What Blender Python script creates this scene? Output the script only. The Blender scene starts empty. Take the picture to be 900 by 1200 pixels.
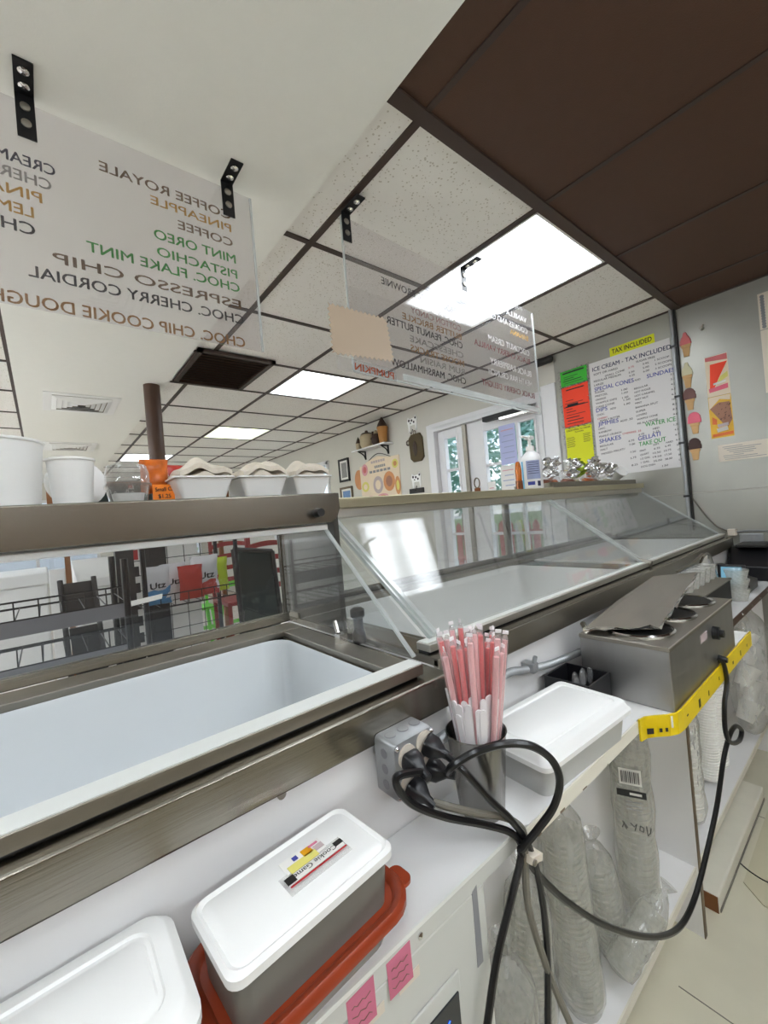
import bpy, bmesh, math, random
from mathutils import Vector, Matrix

random.seed(7)
# ------------------------------------------------------------------ camera, world, exposure
SC = bpy.context.scene
COL = SC.collection
CZ = 1.35
RM = Matrix(((0.7710, 0.0622, -0.6338), (-0.6310, -0.0600, -0.7735), (-0.0861, 0.9963, -0.0070)))
X_ = Vector((0.7710, -0.6310, -0.0861))
cam_d = bpy.data.cameras.new('camera')
cam = bpy.data.objects.new('camera', cam_d)
COL.objects.link(cam)
cam_d.sensor_fit = 'VERTICAL'
cam_d.sensor_height = 36.0
cam_d.lens = 36.0 * 488.5 / 1200.0
cam_d.clip_start = 0.02
cam_d.clip_end = 200
def _ortho(m):
    x = Vector((m[0][0], m[0][1], m[0][2])).normalized()
    y = Vector((m[1][0], m[1][1], m[1][2])); y = (y - x * y.dot(x)).normalized()
    z = x.cross(y)
    return Matrix((x, y, z))
RM = _ortho(RM)
M4 = RM.to_4x4()
M4.translation = Vector((0, 0, CZ))
cam.matrix_world = M4
SC.camera = cam

SC.view_settings.view_transform = 'Standard'
SC.view_settings.look = 'None'
SC.view_settings.gamma = 1.0
SC.view_settings.use_curve_mapping = False
SC.view_settings.exposure = 1.22

world = bpy.data.worlds.new('world')
SC.world = world
world.use_nodes = True
_wn = world.node_tree.nodes
_sky = _wn.new('ShaderNodeTexSky')
_sky.sky_type = 'HOSEK_WILKIE'
_sky.sun_direction = (0.3, -0.5, 0.8)
_sky.turbidity = 5.0
_hs = _wn.new('ShaderNodeHueSaturation')
_hs.inputs['Saturation'].default_value = 0.6
world.node_tree.links.new(_sky.outputs['Color'], _hs.inputs['Color'])
world.node_tree.links.new(_hs.outputs['Color'], _wn['Background'].inputs['Color'])
_wn['Background'].inputs['Strength'].default_value = 4.0

SC.cycles.transparent_max_bounces = 32
SC.cycles.max_bounces = 14
SC.cycles.diffuse_bounces = 6
LIGHT_EMIT = 4.6
FILL_EMIT = 58.0

def at(px, py, x=None, y=None, z=None):
    """a point of the place from a measured direction and one known world coordinate"""
    c = Vector(((px - 450) / 488.5, -(py - 600) / 488.5, -1))
    v = RM @ c
    if x is not None: t = x / v.x
    elif y is not None: t = y / v.y
    else: t = (z - CZ) / v.z
    return Vector((v.x * t, v.y * t, v.z * t + CZ))

# ------------------------------------------------------------------ materials
def lin(c):
    if isinstance(c, str):
        c = tuple(int(c[i:i + 2], 16) / 255 for i in (0, 2, 4))
    return tuple((v / 12.92 if v <= 0.04045 else ((v + 0.055) / 1.055) ** 2.4) for v in c) + (1,)

MATS = {}
def mat(name, col, rough=0.5, metal=0.0, var=0.06, scale=12.0, bump=0.0, bscale=60.0, stretch=(1, 1, 1), spec=0.5, trans=None, coat=0.0):
    m = bpy.data.materials.new(name)
    m.use_nodes = True
    nt = m.node_tree; N = nt.nodes; L = nt.links
    b = N['Principled BSDF']
    c = lin(col)
    b.inputs['Roughness'].default_value = rough
    b.inputs['Metallic'].default_value = metal
    b.inputs['Specular IOR Level'].default_value = spec
    if coat: b.inputs['Coat Weight'].default_value = coat
    tc = N.new('ShaderNodeTexCoord'); mp = N.new('ShaderNodeMapping')
    mp.inputs['Scale'].default_value = stretch
    L.new(tc.outputs['Object'], mp.inputs['Vector'])
    no = N.new('ShaderNodeTexNoise'); no.inputs['Scale'].default_value = scale; no.inputs['Detail'].default_value = 4
    L.new(mp.outputs['Vector'], no.inputs['Vector'])
    mx = N.new('ShaderNodeMix'); mx.data_type = 'RGBA'
    mx.inputs['A'].default_value = tuple(max(0, v * (1 - var)) for v in c[:3]) + (1,)
    mx.inputs['B'].default_value = tuple(min(1, v * (1 + var)) for v in c[:3]) + (1,)
    L.new(no.outputs['Fac'], mx.inputs['Factor'])
    L.new(mx.outputs['Result'], b.inputs['Base Color'])
    if bump:
        n2 = N.new('ShaderNodeTexNoise'); n2.inputs['Scale'].default_value = bscale; n2.inputs['Detail'].default_value = 3
        L.new(mp.outputs['Vector'], n2.inputs['Vector'])
        bp = N.new('ShaderNodeBump'); bp.inputs['Strength'].default_value = bump; bp.inputs['Distance'].default_value = 0.002
        L.new(n2.outputs['Fac'], bp.inputs['Height']); L.new(bp.outputs['Normal'], b.inputs['Normal'])
    MATS[name] = m
    return m

def glass(name, tint=(1, 1, 1), refl=1.0, rough=0.0, haze=0.0, hazecol=(0.8, 0.8, 0.8), ior=1.5):
    """thin clear sheet: straight-through transmission, Fresnel mirror, optional haze"""
    m = bpy.data.materials.new(name); m.use_nodes = True
    nt = m.node_tree; N = nt.nodes; L = nt.links
    N.remove(N['Principled BSDF'])
    out = N['Material Output']
    tr = N.new('ShaderNodeBsdfTransparent'); tr.inputs['Color'].default_value = tuple(tint) + (1,)
    gl = N.new('ShaderNodeBsdfGlossy'); gl.inputs['Roughness'].default_value = rough
    gl.inputs['Color'].default_value = (refl, refl, refl, 1)
    fr = N.new('ShaderNodeFresnel')
    ge = N.new('ShaderNodeNewGeometry'); mi = N.new('ShaderNodeMapRange')      # same mirror strength on both faces of the sheet
    mi.inputs['To Min'].default_value = ior; mi.inputs['To Max'].default_value = 1.0 / ior
    L.new(ge.outputs['Backfacing'], mi.inputs['Value']); L.new(mi.outputs[0], fr.inputs['IOR'])
    base = tr
    if haze:
        df = N.new('ShaderNodeBsdfDiffuse'); df.inputs['Color'].default_value = tuple(hazecol) + (1,)
        tl = N.new('ShaderNodeBsdfTranslucent'); tl.inputs['Color'].default_value = tuple(hazecol) + (1,)
        ad = N.new('ShaderNodeMixShader'); ad.inputs[0].default_value = 0.5
        L.new(df.outputs[0], ad.inputs[1]); L.new(tl.outputs[0], ad.inputs[2])
        mh = N.new('ShaderNodeMixShader'); mh.inputs[0].default_value = haze
        no = N.new('ShaderNodeTexNoise'); no.inputs['Scale'].default_value = 9
        mr = N.new('ShaderNodeMapRange'); mr.inputs['To Min'].default_value = haze * 0.7; mr.inputs['To Max'].default_value = haze * 1.3
        L.new(no.outputs['Fac'], mr.inputs['Value']); L.new(mr.outputs[0], mh.inputs[0])
        L.new(tr.outputs[0], mh.inputs[1]); L.new(ad.outputs[0], mh.inputs[2])
        base = mh
    mx = N.new('ShaderNodeMixShader')
    L.new(fr.outputs[0], mx.inputs[0]); L.new(base.outputs[0], mx.inputs[1]); L.new(gl.outputs[0], mx.inputs[2])
    L.new(mx.outputs[0], out.inputs['Surface'])
    MATS[name] = m
    return m

def emit(name, col, s, stripes=False):
    m = bpy.data.materials.new(name); m.use_nodes = True
    nt = m.node_tree; N = nt.nodes; L = nt.links
    N.remove(N['Principled BSDF'])
    e = N.new('ShaderNodeEmission'); e.inputs['Color'].default_value = lin(col); e.inputs['Strength'].default_value = s
    if stripes:      # two tubes glowing behind a prismatic diffuser
        tc = N.new('ShaderNodeTexCoord'); sp = N.new('ShaderNodeSeparateXYZ'); L.new(tc.outputs['Object'], sp.inputs[0])
        mt = N.new('ShaderNodeMath'); mt.operation = 'MULTIPLY'; mt.inputs[1].default_value = 2 * math.pi / 0.29
        L.new(sp.outputs['X'], mt.inputs[0])
        co = N.new('ShaderNodeMath'); co.operation = 'COSINE'; L.new(mt.outputs[0], co.inputs[0])
        mr = N.new('ShaderNodeMapRange'); mr.inputs['From Min'].default_value = -1; mr.inputs['To Min'].default_value = s * 1.35; mr.inputs['To Max'].default_value = s * 0.65
        L.new(co.outputs[0], mr.inputs['Value']); L.new(mr.outputs[0], e.inputs['Strength'])
    L.new(e.outputs[0], N['Material Output'].inputs['Surface'])
    MATS[name] = m
    return m

mat('steel_dark', '5e5c57', 0.4, 0.7, 0.1)
mat('steel', '8f8a80', 0.26, 1.0, 0.10, 3, 0.10, 40, (0.3, 8, 8))
mat('steel_dull', '9c978d', 0.42, 1.0, 0.12, 3, 0.12, 40, (0.3, 8, 8))
mat('steel_bright', 'cfccc6', 0.2, 1.0, 0.05)
mat('steel_rail', 'd6d2ca', 0.38, 1.0, 0.06, 3, 0.05, 40, (0.3, 8, 8))
mat('cup_steel', '8f8d8a', 0.22, 1.0, 0.12, 6, 0.05, 40, (8, 8, 0.4))
mat('steel_side', 'a9a8a6', 0.38, 1.0, 0.10, 4, 0.1, 40, (8, 8, 0.4))
mat('chrome', 'd8d8d8', 0.12, 1.0, 0.02)
mat('sheen_white', 'e6e8e4', 0.4, 0.1, 0.03)  # pale diffuse colour standing in for bright reflection on metal
mat('hood_pale', 'cdc5a8', 0.32, 0.85, 0.08, 3, 0.08, 40, (0.3, 8, 8))
mat('galv', 'a6a9ab', 0.42, 0.55, 0.18, 30)
mat('laminate', 'e4e3e2', 0.35, 0, 0.03, 8)
mat('panel_grey', 'c9cac4', 0.45, 0, 0.05, 6)
mat('white_plastic', 'eeeeec', 0.38, 0, 0.02)
mat('liner_white', 'd9dddf', 0.35, 0, 0.03, 5)
mat('grey_plastic', '85868a', 0.35, 0, 0.06)
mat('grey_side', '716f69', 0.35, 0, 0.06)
mat('grey_trans', 'b9bab8', 0.3, 0, 0.05)
mat('black_plastic', '17171a', 0.35, 0, 0.1)
mat('black_cord', '101012', 0.3, 0, 0.1)
mat('grey_cord', '6f6b61', 0.45, 0, 0.1)
mat('dark_metal', '22211f', 0.5, 0.3, 0.1)
mat('black_bracket', '141416', 0.45, 0.2, 0.1)
mat('tan_plate', '6b635c', 0.35, 0.8, 0.1)
mat('terracotta', '93391c', 0.3, 0, 0.12, 8)
mat('brown_food', '8c7a5c', 0.7, 0, 0.3, 40)
mat('yellow_guard', 'e6c800', 0.4, 0, 0.10, 10)
mat('wall_back_brown', '6e5a46', 0.6, 0, 0.1)
mat('wall_white', 'cbc8bf', 0.6, 0, 0.02)
mat('wall_metal', 'a3a29a', 0.36, 0.45, 0.28, 2.2, 0.05, 6)
mat('dry_white', 'ecece6', 0.75, 0, 0.02, 30, 0.15, 160)
mat('brown_grid', '3a2a22', 0.5, 0, 0.1)
mat('brown_tile', '4a3020', 0.6, 0, 0.10, 25, 0.4, 250)
mat('column_brown', '4a3122', 0.45, 0, 0.15, 8)
mat('floor_vinyl', 'd2cdb8', 0.35, 0, 0.12, 5)
mat('floor_mat', 'c6c0a6', 0.4, 0, 0.08, 5)
mat('floor_brick', 'c8beb2', 0.55, 0, 0.2, 6)
mat('board_wood', 'e0dccd', 0.5, 0, 0.08)
mat('raw_wood', '7a4d28', 0.7, 0, 0.2, 10)
mat('red_wood', '8c2a28', 0.45, 0, 0.15)
mat('green_plastic', '6fd23c', 0.4, 0, 0.05)
mat('paper_white', 'e9e7e2', 0.7, 0, 0.02)
mat('paper_cream', 'd9cfc0', 0.7, 0, 0.03)
mat('paper_green', '37b52e', 0.6, 0, 0.03)
mat('paper_red', 'f2421c', 0.6, 0, 0.03)
mat('paper_yellow', 'd8dc10', 0.6, 0, 0.03)
mat('paper_lilac', 'b9bfe6', 0.7, 0, 0.03)
mat('paper_orange', 'ff8a10', 0.6, 0, 0.03)
mat('paper_pink', 'c87088', 0.7, 0, 0.05)
mat('menu_paper', 'd8d5d4', 0.55, 0, 0.02)
mat('tinsel', 'c9ccd0', 0.2, 1.0, 0.3, 200, 0.9, 300)
mat('ink_black', '1a171b', 0.6); mat('ink_navy', '24284f', 0.6); mat('ink_blue', '3a4396', 0.6)
mat('ink_green', '2a8f3c', 0.6); mat('ink_red', 'b3262a', 0.6)
mat('vinyl_brown', '7d6244', 0.5); mat('vinyl_gold', 'c99d3a', 0.5); mat('vinyl_green', '1f9a2a', 0.5)
mat('vinyl_black', '221a20', 0.5); mat('vinyl_tan', 'a5793c', 0.5); mat('vinyl_grey', '9d9a94', 0.5)
mat('vinyl_white', 'f2f2f0', 0.5); mat('vinyl_yellow', 'f0c020', 0.5); mat('vinyl_maroon', '8a2a34', 0.5)
mat('vinyl_orange', 'b0502a', 0.5); mat('vinyl_navy', '1c1c3a', 0.5); mat('vinyl_pink', 'b08a84', 0.5)
mat('tag_beige', 'cbb7a0', 0.7, 0, 0.03)
mat('cup_white', 'f0f0ee', 0.45, 0, 0.02)
mat('foam', 'f3f2ee', 0.7, 0, 0.02)
mat('cloth', 'd8cfc0', 0.85, 0, 0.10, 30, 0.5, 120)
mat('straw_red', 'e86a6a', 0.35, 0, 0.12, 20)
mat('straw_pink', 'ecb0b2', 0.35, 0, 0.12, 20)
mat('spoon_white', 'f0ecee', 0.3, 0, 0.04)
mat('amber', 'b8620e', 0.2, 0, 0.15)
mat('copper', '7c4a2a', 0.3, 0.6, 0.1)
mat('foil', 'e6e7e8', 0.26, 1.0, 0.15, 30, 0.8, 60)
mat('green_foil', 'a9c04a', 0.25, 0.5, 0.2, 30, 0.6, 60)
mat('candy_mix', '8a4a2a', 0.5, 0, 0.7, 120)
mat('candy_bag', 'd8641a', 0.3, 0, 0.75, 45)
mat('chip_white', 'd8d8da', 0.35, 0, 0.08, 20); mat('chip_blue', '3f7fae', 0.35, 0, 0.1); mat('chip_red', 'b23228', 0.35, 0, 0.1)
mat('chip_lime', 'b4cc2a', 0.3, 0, 0.1)
mat('cone_tan', 'c9a06a', 0.6, 0, 0.1); mat('cone_pink', 'c96a6a', 0.6, 0, 0.1); mat('cone_vanilla', 'cfcaa6', 0.6, 0, 0.08)
mat('cone_choc', '6e4a44', 0.6, 0, 0.1); mat('cone_hot', 'e0687c', 0.6, 0, 0.1); mat('cone_dark', '3e241e', 0.6, 0, 0.1)
mat('pottery', 'b8a888', 0.5, 0, 0.15, 20); mat('pottery_cone', 'b07a3a', 0.5, 0, 0.1); mat('pottery_dark', '3a261a', 0.5, 0, 0.1)
mat('olive', '4b3d1e', 0.6, 0, 0.15); mat('frame_black', '262322', 0.5); mat('frame_wood', '6a5a44', 0.5)
mat('photo_grey', '8c8a88', 0.5, 0, 0.5, 40); mat('photo_blue', '6a8aba', 0.5, 0, 0.4, 40)
mat('sign_cream', 'e4d2b8', 0.6, 0, 0.05); mat('sign_pink', 'd89aa0', 0.6, 0, 0.1); mat('sign_tan', 'c98a5a', 0.6, 0, 0.15)
mat('sign_yellow', 'd8d070', 0.6, 0, 0.1); mat('sign_grey', 'b8a8a8', 0.6, 0, 0.15)
mat('leaf', 'a6cfc0', 0.6, 0, 0.35, 3); mat('bark', '4a3a2c', 0.8, 0, 0.2); mat('grass', '6f8a4c', 0.9, 0, 0.2); mat('asphalt', 'c2c1bb', 0.9, 0, 0.1)
mat('red_paint', 'b03a34', 0.5, 0, 0.15); mat('door_white', 'e2e2e4', 0.4, 0, 0.02)
mat('chalkboard', '1f2a26', 0.6, 0, 0.3, 6)
mat('card_orange', 'd86a2a', 0.5, 0, 0.2, 14); mat('card_yellow', 'e0b030', 0.5, 0, 0.2, 14); mat('card_choc', 'a07058', 0.5, 0, 0.2, 14)
mat('barcode', '2a2a2a', 0.6)
mat('screen_dark', '1c2026', 0.15, 0, 0.05)
mat('dispenser', 'e8e8ea', 0.4, 0, 0.02); mat('label_blue', '9aa4c8', 0.5, 0, 0.1); mat('label_cyan', '5aa8d0', 0.5, 0, 0.1)
glass('clear_glass', (0.97, 0.98, 0.975), 1.0)
glass('case_glass', (0.93, 0.94, 0.94), 1.0, 0.0, 0.02)
glass('tinted_glass', (0.84, 0.85, 0.86), 1.0, 0.0, 0.01)
glass('tub_clear', (0.88, 0.88, 0.87), 1.0, 0.04, 0.22, (0.6, 0.6, 0.58))
glass('wrap_film', (0.97, 0.97, 0.97), 1.0, 0.06, 0.22, (0.95, 0.93, 0.93))
glass('hazy_glass', (0.95, 0.955, 0.95), 0.55, 0.03, 0.06)
glass('acrylic', (0.93, 0.92, 0.93), 1.0, 0.015, 0.05)
glass('bag_film', (0.95, 0.95, 0.94), 0.8, 0.12, 0.30, (0.75, 0.75, 0.72))
glass('clear_plastic', (0.96, 0.96, 0.96), 1.0, 0.05, 0.12, (0.85, 0.85, 0.85))
glass('cup_clear', (0.95, 0.95, 0.93), 0.9, 0.08, 0.40, (0.82, 0.82, 0.78))
glass('glass_edge', (0.75, 0.8, 0.78), 1.0, 0.1, 0.55, (0.92, 0.94, 0.94))
emit('light_panel', 'f2f9ff', LIGHT_EMIT, True)
emit('light_panel_dim', 'e8f0c8', LIGHT_EMIT * 0.35, True)
emit('fill_glow', 'f0f8ff', FILL_EMIT)
emit('fill_glow_soft', 'f0f8ff', FILL_EMIT * .40)
emit('screen_blue', '2a5cff', 2.5)
emit('pos_screen', '6a9ab0', 0.5)

for vn in [k for k in MATS if k.startswith('vinyl_')]:      # thin translucent vinyl film
    nt = MATS[vn].node_tree; pb = nt.nodes['Principled BSDF']
    tl = nt.nodes.new('ShaderNodeBsdfTranslucent'); mx = nt.nodes.new('ShaderNodeMixShader'); mx.inputs[0].default_value = .55
    nt.links.new(pb.inputs['Base Color'].links[0].from_socket, tl.inputs['Color'])
    nt.links.new(pb.outputs[0], mx.inputs[1]); nt.links.new(tl.outputs[0], mx.inputs[2])
    nt.links.new(mx.outputs[0], nt.nodes['Material Output'].inputs['Surface'])

# speckled acoustic tile
def tile_material():
    m = mat('tile_white', 'eae8e3', 0.85, 0, 0.03, 20)
    nt = m.node_tree; N = nt.nodes; L = nt.links; b = N['Principled BSDF']
    tc = N.new('ShaderNodeTexCoord')
    vo = N.new('ShaderNodeTexVoronoi'); vo.inputs['Scale'].default_value = 75
    L.new(tc.outputs['Object'], vo.inputs['Vector'])
    no = N.new('ShaderNodeTexNoise'); no.inputs['Scale'].default_value = 30; L.new(tc.outputs['Object'], no.inputs['Vector'])
    th = N.new('ShaderNodeMath'); th.operation = 'MULTIPLY'; th.inputs[1].default_value = 0.42; L.new(no.outputs['Fac'], th.inputs[0])
    lt = N.new('ShaderNodeMath'); lt.operation = 'LESS_THAN'; L.new(vo.outputs['Distance'], lt.inputs[0]); L.new(th.outputs[0], lt.inputs[1])
    src = b.inputs['Base Color'].links[0].from_socket
    mx = N.new('ShaderNodeMix'); mx.data_type = 'RGBA'; mx.inputs['B'].default_value = lin('b9b2a4')
    sc = N.new('ShaderNodeMath'); sc.operation = 'MULTIPLY'; sc.inputs[1].default_value = 0.75; L.new(lt.outputs[0], sc.inputs[0])
    L.new(sc.outputs[0], mx.inputs['Factor']); L.new(src, mx.inputs['A']); L.new(mx.outputs['Result'], b.inputs['Base Color'])
tile_material()

# ------------------------------------------------------------------ mesh helpers
class MB:
    def __init__(s): s.v = []; s.f = []
    def add(s, vs, fs):
        o = len(s.v); s.v += [Vector(v) for v in vs]; s.f += [tuple(i + o for i in f) for f in fs]; return s
    def box(s, x0, x1, y0, y1, z0, z1):
        vs = [(x, y, z) for z in (z0, z1) for y in (y0, y1) for x in (x0, x1)]
        return s.add(vs, [(0, 2, 3, 1), (4, 5, 7, 6), (0, 1, 5, 4), (2, 6, 7, 3), (0, 4, 6, 2), (1, 3, 7, 5)])
    def obox(s, c, ax, ay, az):
        c = Vector(c); ax = Vector(ax); ay = Vector(ay); az = Vector(az)
        vs = [c + ax * i + ay * j + az * k for k in (-1, 1) for j in (-1, 1) for i in (-1, 1)]
        return s.add(vs, [(0, 2, 3, 1), (4, 5, 7, 6), (0, 1, 5, 4), (2, 6, 7, 3), (0, 4, 6, 2), (1, 3, 7, 5)])
    def prism(s, poly, d):
        """poly: 3D points, d: extrusion vector"""
        n = len(poly); d = Vector(d)
        vs = [Vector(p) for p in poly] + [Vector(p) + d for p in poly]
        fs = [tuple(range(n))[::-1], tuple(range(n, 2 * n))] + [(i, (i + 1) % n, n + (i + 1) % n, n + i) for i in range(n)]
        return s.add(vs, fs)
    def cyl(s, p0, p1, r0, r1=None, n=16, caps=True):
        r1 = r0 if r1 is None else r1
        p0 = Vector(p0); p1 = Vector(p1); d = (p1 - p0).normalized()
        u = d.orthogonal().normalized(); w = d.cross(u)
        vs = []
        for p, r in ((p0, r0), (p1, r1)):
            for i in range(n):
                a = 2 * math.pi * i / n; vs.append(p + (u * math.cos(a) + w * math.sin(a)) * r)
        fs = [(i, (i + 1) % n, n + (i + 1) % n, n + i) for i in range(n)]
        if caps: fs += [tuple(range(n))[::-1], tuple(range(n, 2 * n))]
        return s.add(vs, fs)
    def tube(s, pts, r, n=8, caps=True):
        pts = [Vector(p) for p in pts]; m = len(pts)
        rr = r if isinstance(r, (list, tuple)) else [r] * m
        vs = []; u = None
        for k in range(m):
            t = (pts[min(k + 1, m - 1)] - pts[max(k - 1, 0)]).normalized()
            if u is None: u = t.orthogonal().normalized()
            else:
                u = u - t * u.dot(t)
                u = u.normalized() if u.length > 1e-6 else t.orthogonal().normalized()
            w = t.cross(u)
            for i in range(n):
                a = 2 * math.pi * i / n; vs.append(pts[k] + (u * math.cos(a) + w * math.sin(a)) * rr[k])
        fs = [(k * n + i, k * n + (i + 1) % n, (k + 1) * n + (i + 1) % n, (k + 1) * n + i) for k in range(m - 1) for i in range(n)]
        if caps: fs += [tuple(range(n))[::-1], tuple(range((m - 1) * n, m * n))]
        return s.add(vs, fs)
    def lathe(s, prof, c, n=24, axis=None, cap0=True, cap1=True):
        """prof: (r, h) pairs along axis"""
        c = Vector(c); d = Vector(axis or (0, 0, 1)).normalized()
        u = d.orthogonal().normalized() if axis else Vector((1, 0, 0)); w = d.cross(u)
        vs = [c + d * h + (u * math.cos(2 * math.pi * i / n) + w * math.sin(2 * math.pi * i / n)) * r for r, h in prof for i in range(n)]
        m = len(prof)
        fs = [(k * n + i, k * n + (i + 1) % n, (k + 1) * n + (i + 1) % n, (k + 1) * n + i) for k in range(m - 1) for i in range(n)]
        if cap0: fs.append(tuple(range(n))[::-1])
        if cap1: fs.append(tuple(range((m - 1) * n, m * n)))
        return s.add(vs, fs)
    def rloft(s, secs, c, ang=0, n=6, cap0=True, cap1=True):
        """stack of rounded rectangles: (half x, half y, corner radius, z)"""
        c = Vector(c); ca, sa = math.cos(ang), math.sin(ang); vs = []; per = 4 * n
        for hx, hy, r, z in secs:
            r = max(1e-4, min(r, hx * 0.999, hy * 0.999))
            for q, (sx, sy) in enumerate(((1, 1), (-1, 1), (-1, -1), (1, -1))):
                for i in range(n):
                    a = math.pi / 2 * (q + i / (n - 1))
                    x = sx * (hx - r) + r * math.cos(a); y = sy * (hy - r) + r * math.sin(a)
                    vs.append(c + Vector((x * ca - y * sa, x * sa + y * ca, z)))
        m = len(secs)
        fs = [(k * per + i, k * per + (i + 1) % per, (k + 1) * per + (i + 1) % per, (k + 1) * per + i) for k in range(m - 1) for i in range(per)]
        if cap0: fs.append(tuple(range(per))[::-1])
        if cap1: fs.append(tuple(range((m - 1) * per, m * per)))
        return s.add(vs, fs)
    def ball(s, c, r, n=12, m=8):
        c = Vector(c); r = Vector(r) if not isinstance(r, (int, float)) else Vector((r, r, r))
        vs = [c + Vector((0, 0, -r.z))]
        for k in range(1, m):
            b = -math.pi / 2 + math.pi * k / m
            vs += [c + Vector((r.x * math.cos(b) * math.cos(2 * math.pi * i / n), r.y * math.cos(b) * math.sin(2 * math.pi * i / n), r.z * math.sin(b))) for i in range(n)]
        vs.append(c + Vector((0, 0, r.z))); e = len(vs) - 1
        fs = [(0, 1 + (i + 1) % n, 1 + i) for i in range(n)]
        for k in range(m - 2):
            fs += [(1 + k * n + i, 1 + k * n + (i + 1) % n, 1 + (k + 1) * n + (i + 1) % n, 1 + (k + 1) * n + i) for i in range(n)]
        fs += [(e, 1 + (m - 2) * n + i, 1 + (m - 2) * n + (i + 1) % n) for i in range(n)]
        return s.add(vs, fs)
    def build(s, name, material, parent=None, smooth=False, bevel=0.0, local=False, seg=2):
        org = Vector((0, 0, 0))
        if parent is not None and not local: org = Vector(parent.get('_org', (0, 0, 0)))
        me = bpy.data.meshes.new(name)
        me.from_pydata([tuple(v - org) for v in s.v], [], s.f)
        if bevel:
            bm = bmesh.new(); bm.from_mesh(me)
            bmesh.ops.remove_doubles(bm, verts=bm.verts, dist=1e-6)
            ed = [e for e in bm.edges if len(e.link_faces) == 2 and e.calc_face_angle(0) > 0.6]
            for f in bm.faces: f.smooth = smooth
            rb = bmesh.ops.bevel(bm, geom=ed, offset=bevel, segments=seg, affect='EDGES', profile=0.7)
            for f in rb['faces']: f.smooth = True
            bm.to_mesh(me); bm.free()
        me.materials.append(MATS[material] if isinstance(material, str) else material)
        if smooth and not bevel:
            me.shade_smooth(); me.set_sharp_from_angle(angle=math.radians(40))
        me.update()
        o = bpy.data.objects.new(name, me); COL.objects.link(o)
        if parent is not None:
            o.parent = parent; o['_org'] = tuple(org)
        return o

def root(name, loc, label, cat, group=None):
    o = bpy.data.objects.new(name, None); COL.objects.link(o)
    o.location = Vector(loc); o['_org'] = tuple(loc); o.empty_display_size = 0.05
    o['label'] = label; o['category'] = cat
    if group: o['group'] = group
    return o
def tag(o, label, cat, group=None):
    o['label'] = label; o['category'] = cat
    if group: o['group'] = group
    return o
def struct(o):
    o['kind'] = 'structure'; return o
def dup(r, loc, label=None):
    c = r.copy(); COL.objects.link(c); c.location = Vector(loc)
    if label: c['label'] = label
    for ch in list(r.children):
        k = ch.copy(); COL.objects.link(k); k.parent = c
        for g in list(ch.children):
            h = g.copy(); COL.objects.link(h); h.parent = k
    return c

def text(body, p, xd, up, h, material, parent, width=None, name='lettering', bold=0.016):
    """flat print: starts at p, runs along xd, cap height h, optional total width"""
    cu = bpy.data.curves.new(name, 'FONT'); cu.body = body; cu.size = 1.0; cu.resolution_u = 3
    to = bpy.data.objects.new('tmp_text', cu); COL.objects.link(to)
    me = bpy.data.meshes.new_from_object(to)
    bpy.data.objects.remove(to); bpy.data.curves.remove(cu)
    if not me.vertices: return None
    xs = [v.co.x for v in me.vertices]; x0, x1 = min(xs), max(xs)
    xd = Vector(xd).normalized(); up = Vector(up).normalized(); p = Vector(p)
    sy = h / 0.70
    sx = sy if width is None else width / max(1e-6, x1 - x0)
    org = Vector(parent.get('_org', (0, 0, 0)))
    base = [Vector(v.co) for v in me.vertices]; polys = [tuple(q.vertices) for q in me.polygons]; nb = len(base)
    nz_ = xd.cross(up).normalized()
    shifts = [(-bold, -bold * .6), (bold, bold * .6)] if bold else [(0, 0)]      # heavier strokes
    vs_ = []; fs_ = []
    for k, (dx, dy) in enumerate(shifts):
        vs_ += [p + xd * ((v.x - x0) * sx + dx * sy) + up * ((v.y + dy) * sy) + nz_ * (.00015 * k) - org for v in base]
        fs_ += [tuple(i + k * nb for i in q) for q in polys]
    bpy.data.meshes.remove(me); me = bpy.data.meshes.new(name); me.from_pydata(vs_, [], fs_); me.update()
    me.name = name; me.materials.clear(); me.materials.append(MATS[material])
    o = bpy.data.objects.new(name, me); COL.objects.link(o); o.parent = parent; o['_org'] = tuple(org)
    return o

def smooth_path(pts, sub=8):
    pts = [Vector(p) for p in pts]; out = []
    for i in range(len(pts) - 1):
        p0 = pts[max(i - 1, 0)]; p1 = pts[i]; p2 = pts[i + 1]; p3 = pts[min(i + 2, len(pts) - 1)]
        for k in range(sub):
            t = k / sub
            out.append(0.5 * ((2 * p1) + (p2 - p0) * t + (2 * p0 - 5 * p1 + 4 * p2 - p3) * t * t + (3 * p1 - p0 - 3 * p2 + p3) * t ** 3))
    out.append(pts[-1]); return out

# ================================================================== SETTING
CEIL = 2.43
WX = 3.01                      # right wall
FARY = 9.4; LEFTX = -4.2; BACKY = -1.9

fl = struct(MB().box(LEFTX - .1, WX + .1, BACKY - .1, 1.1, -0.06, 0.0).build('floor', 'floor_vinyl'))
MB().box(LEFTX - .1, WX + .1, 1.1, FARY + .1, -0.06, 0.0).build('floor_area', 'floor_brick', fl)
# vinyl joints on the serving side
for jx in (0.35, 1.26, 2.17):
    MB().box(jx - .0015, jx + .0015, BACKY, 0.45, 0.0, 0.0006).build('joint', 'grey_cord', fl)

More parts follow.
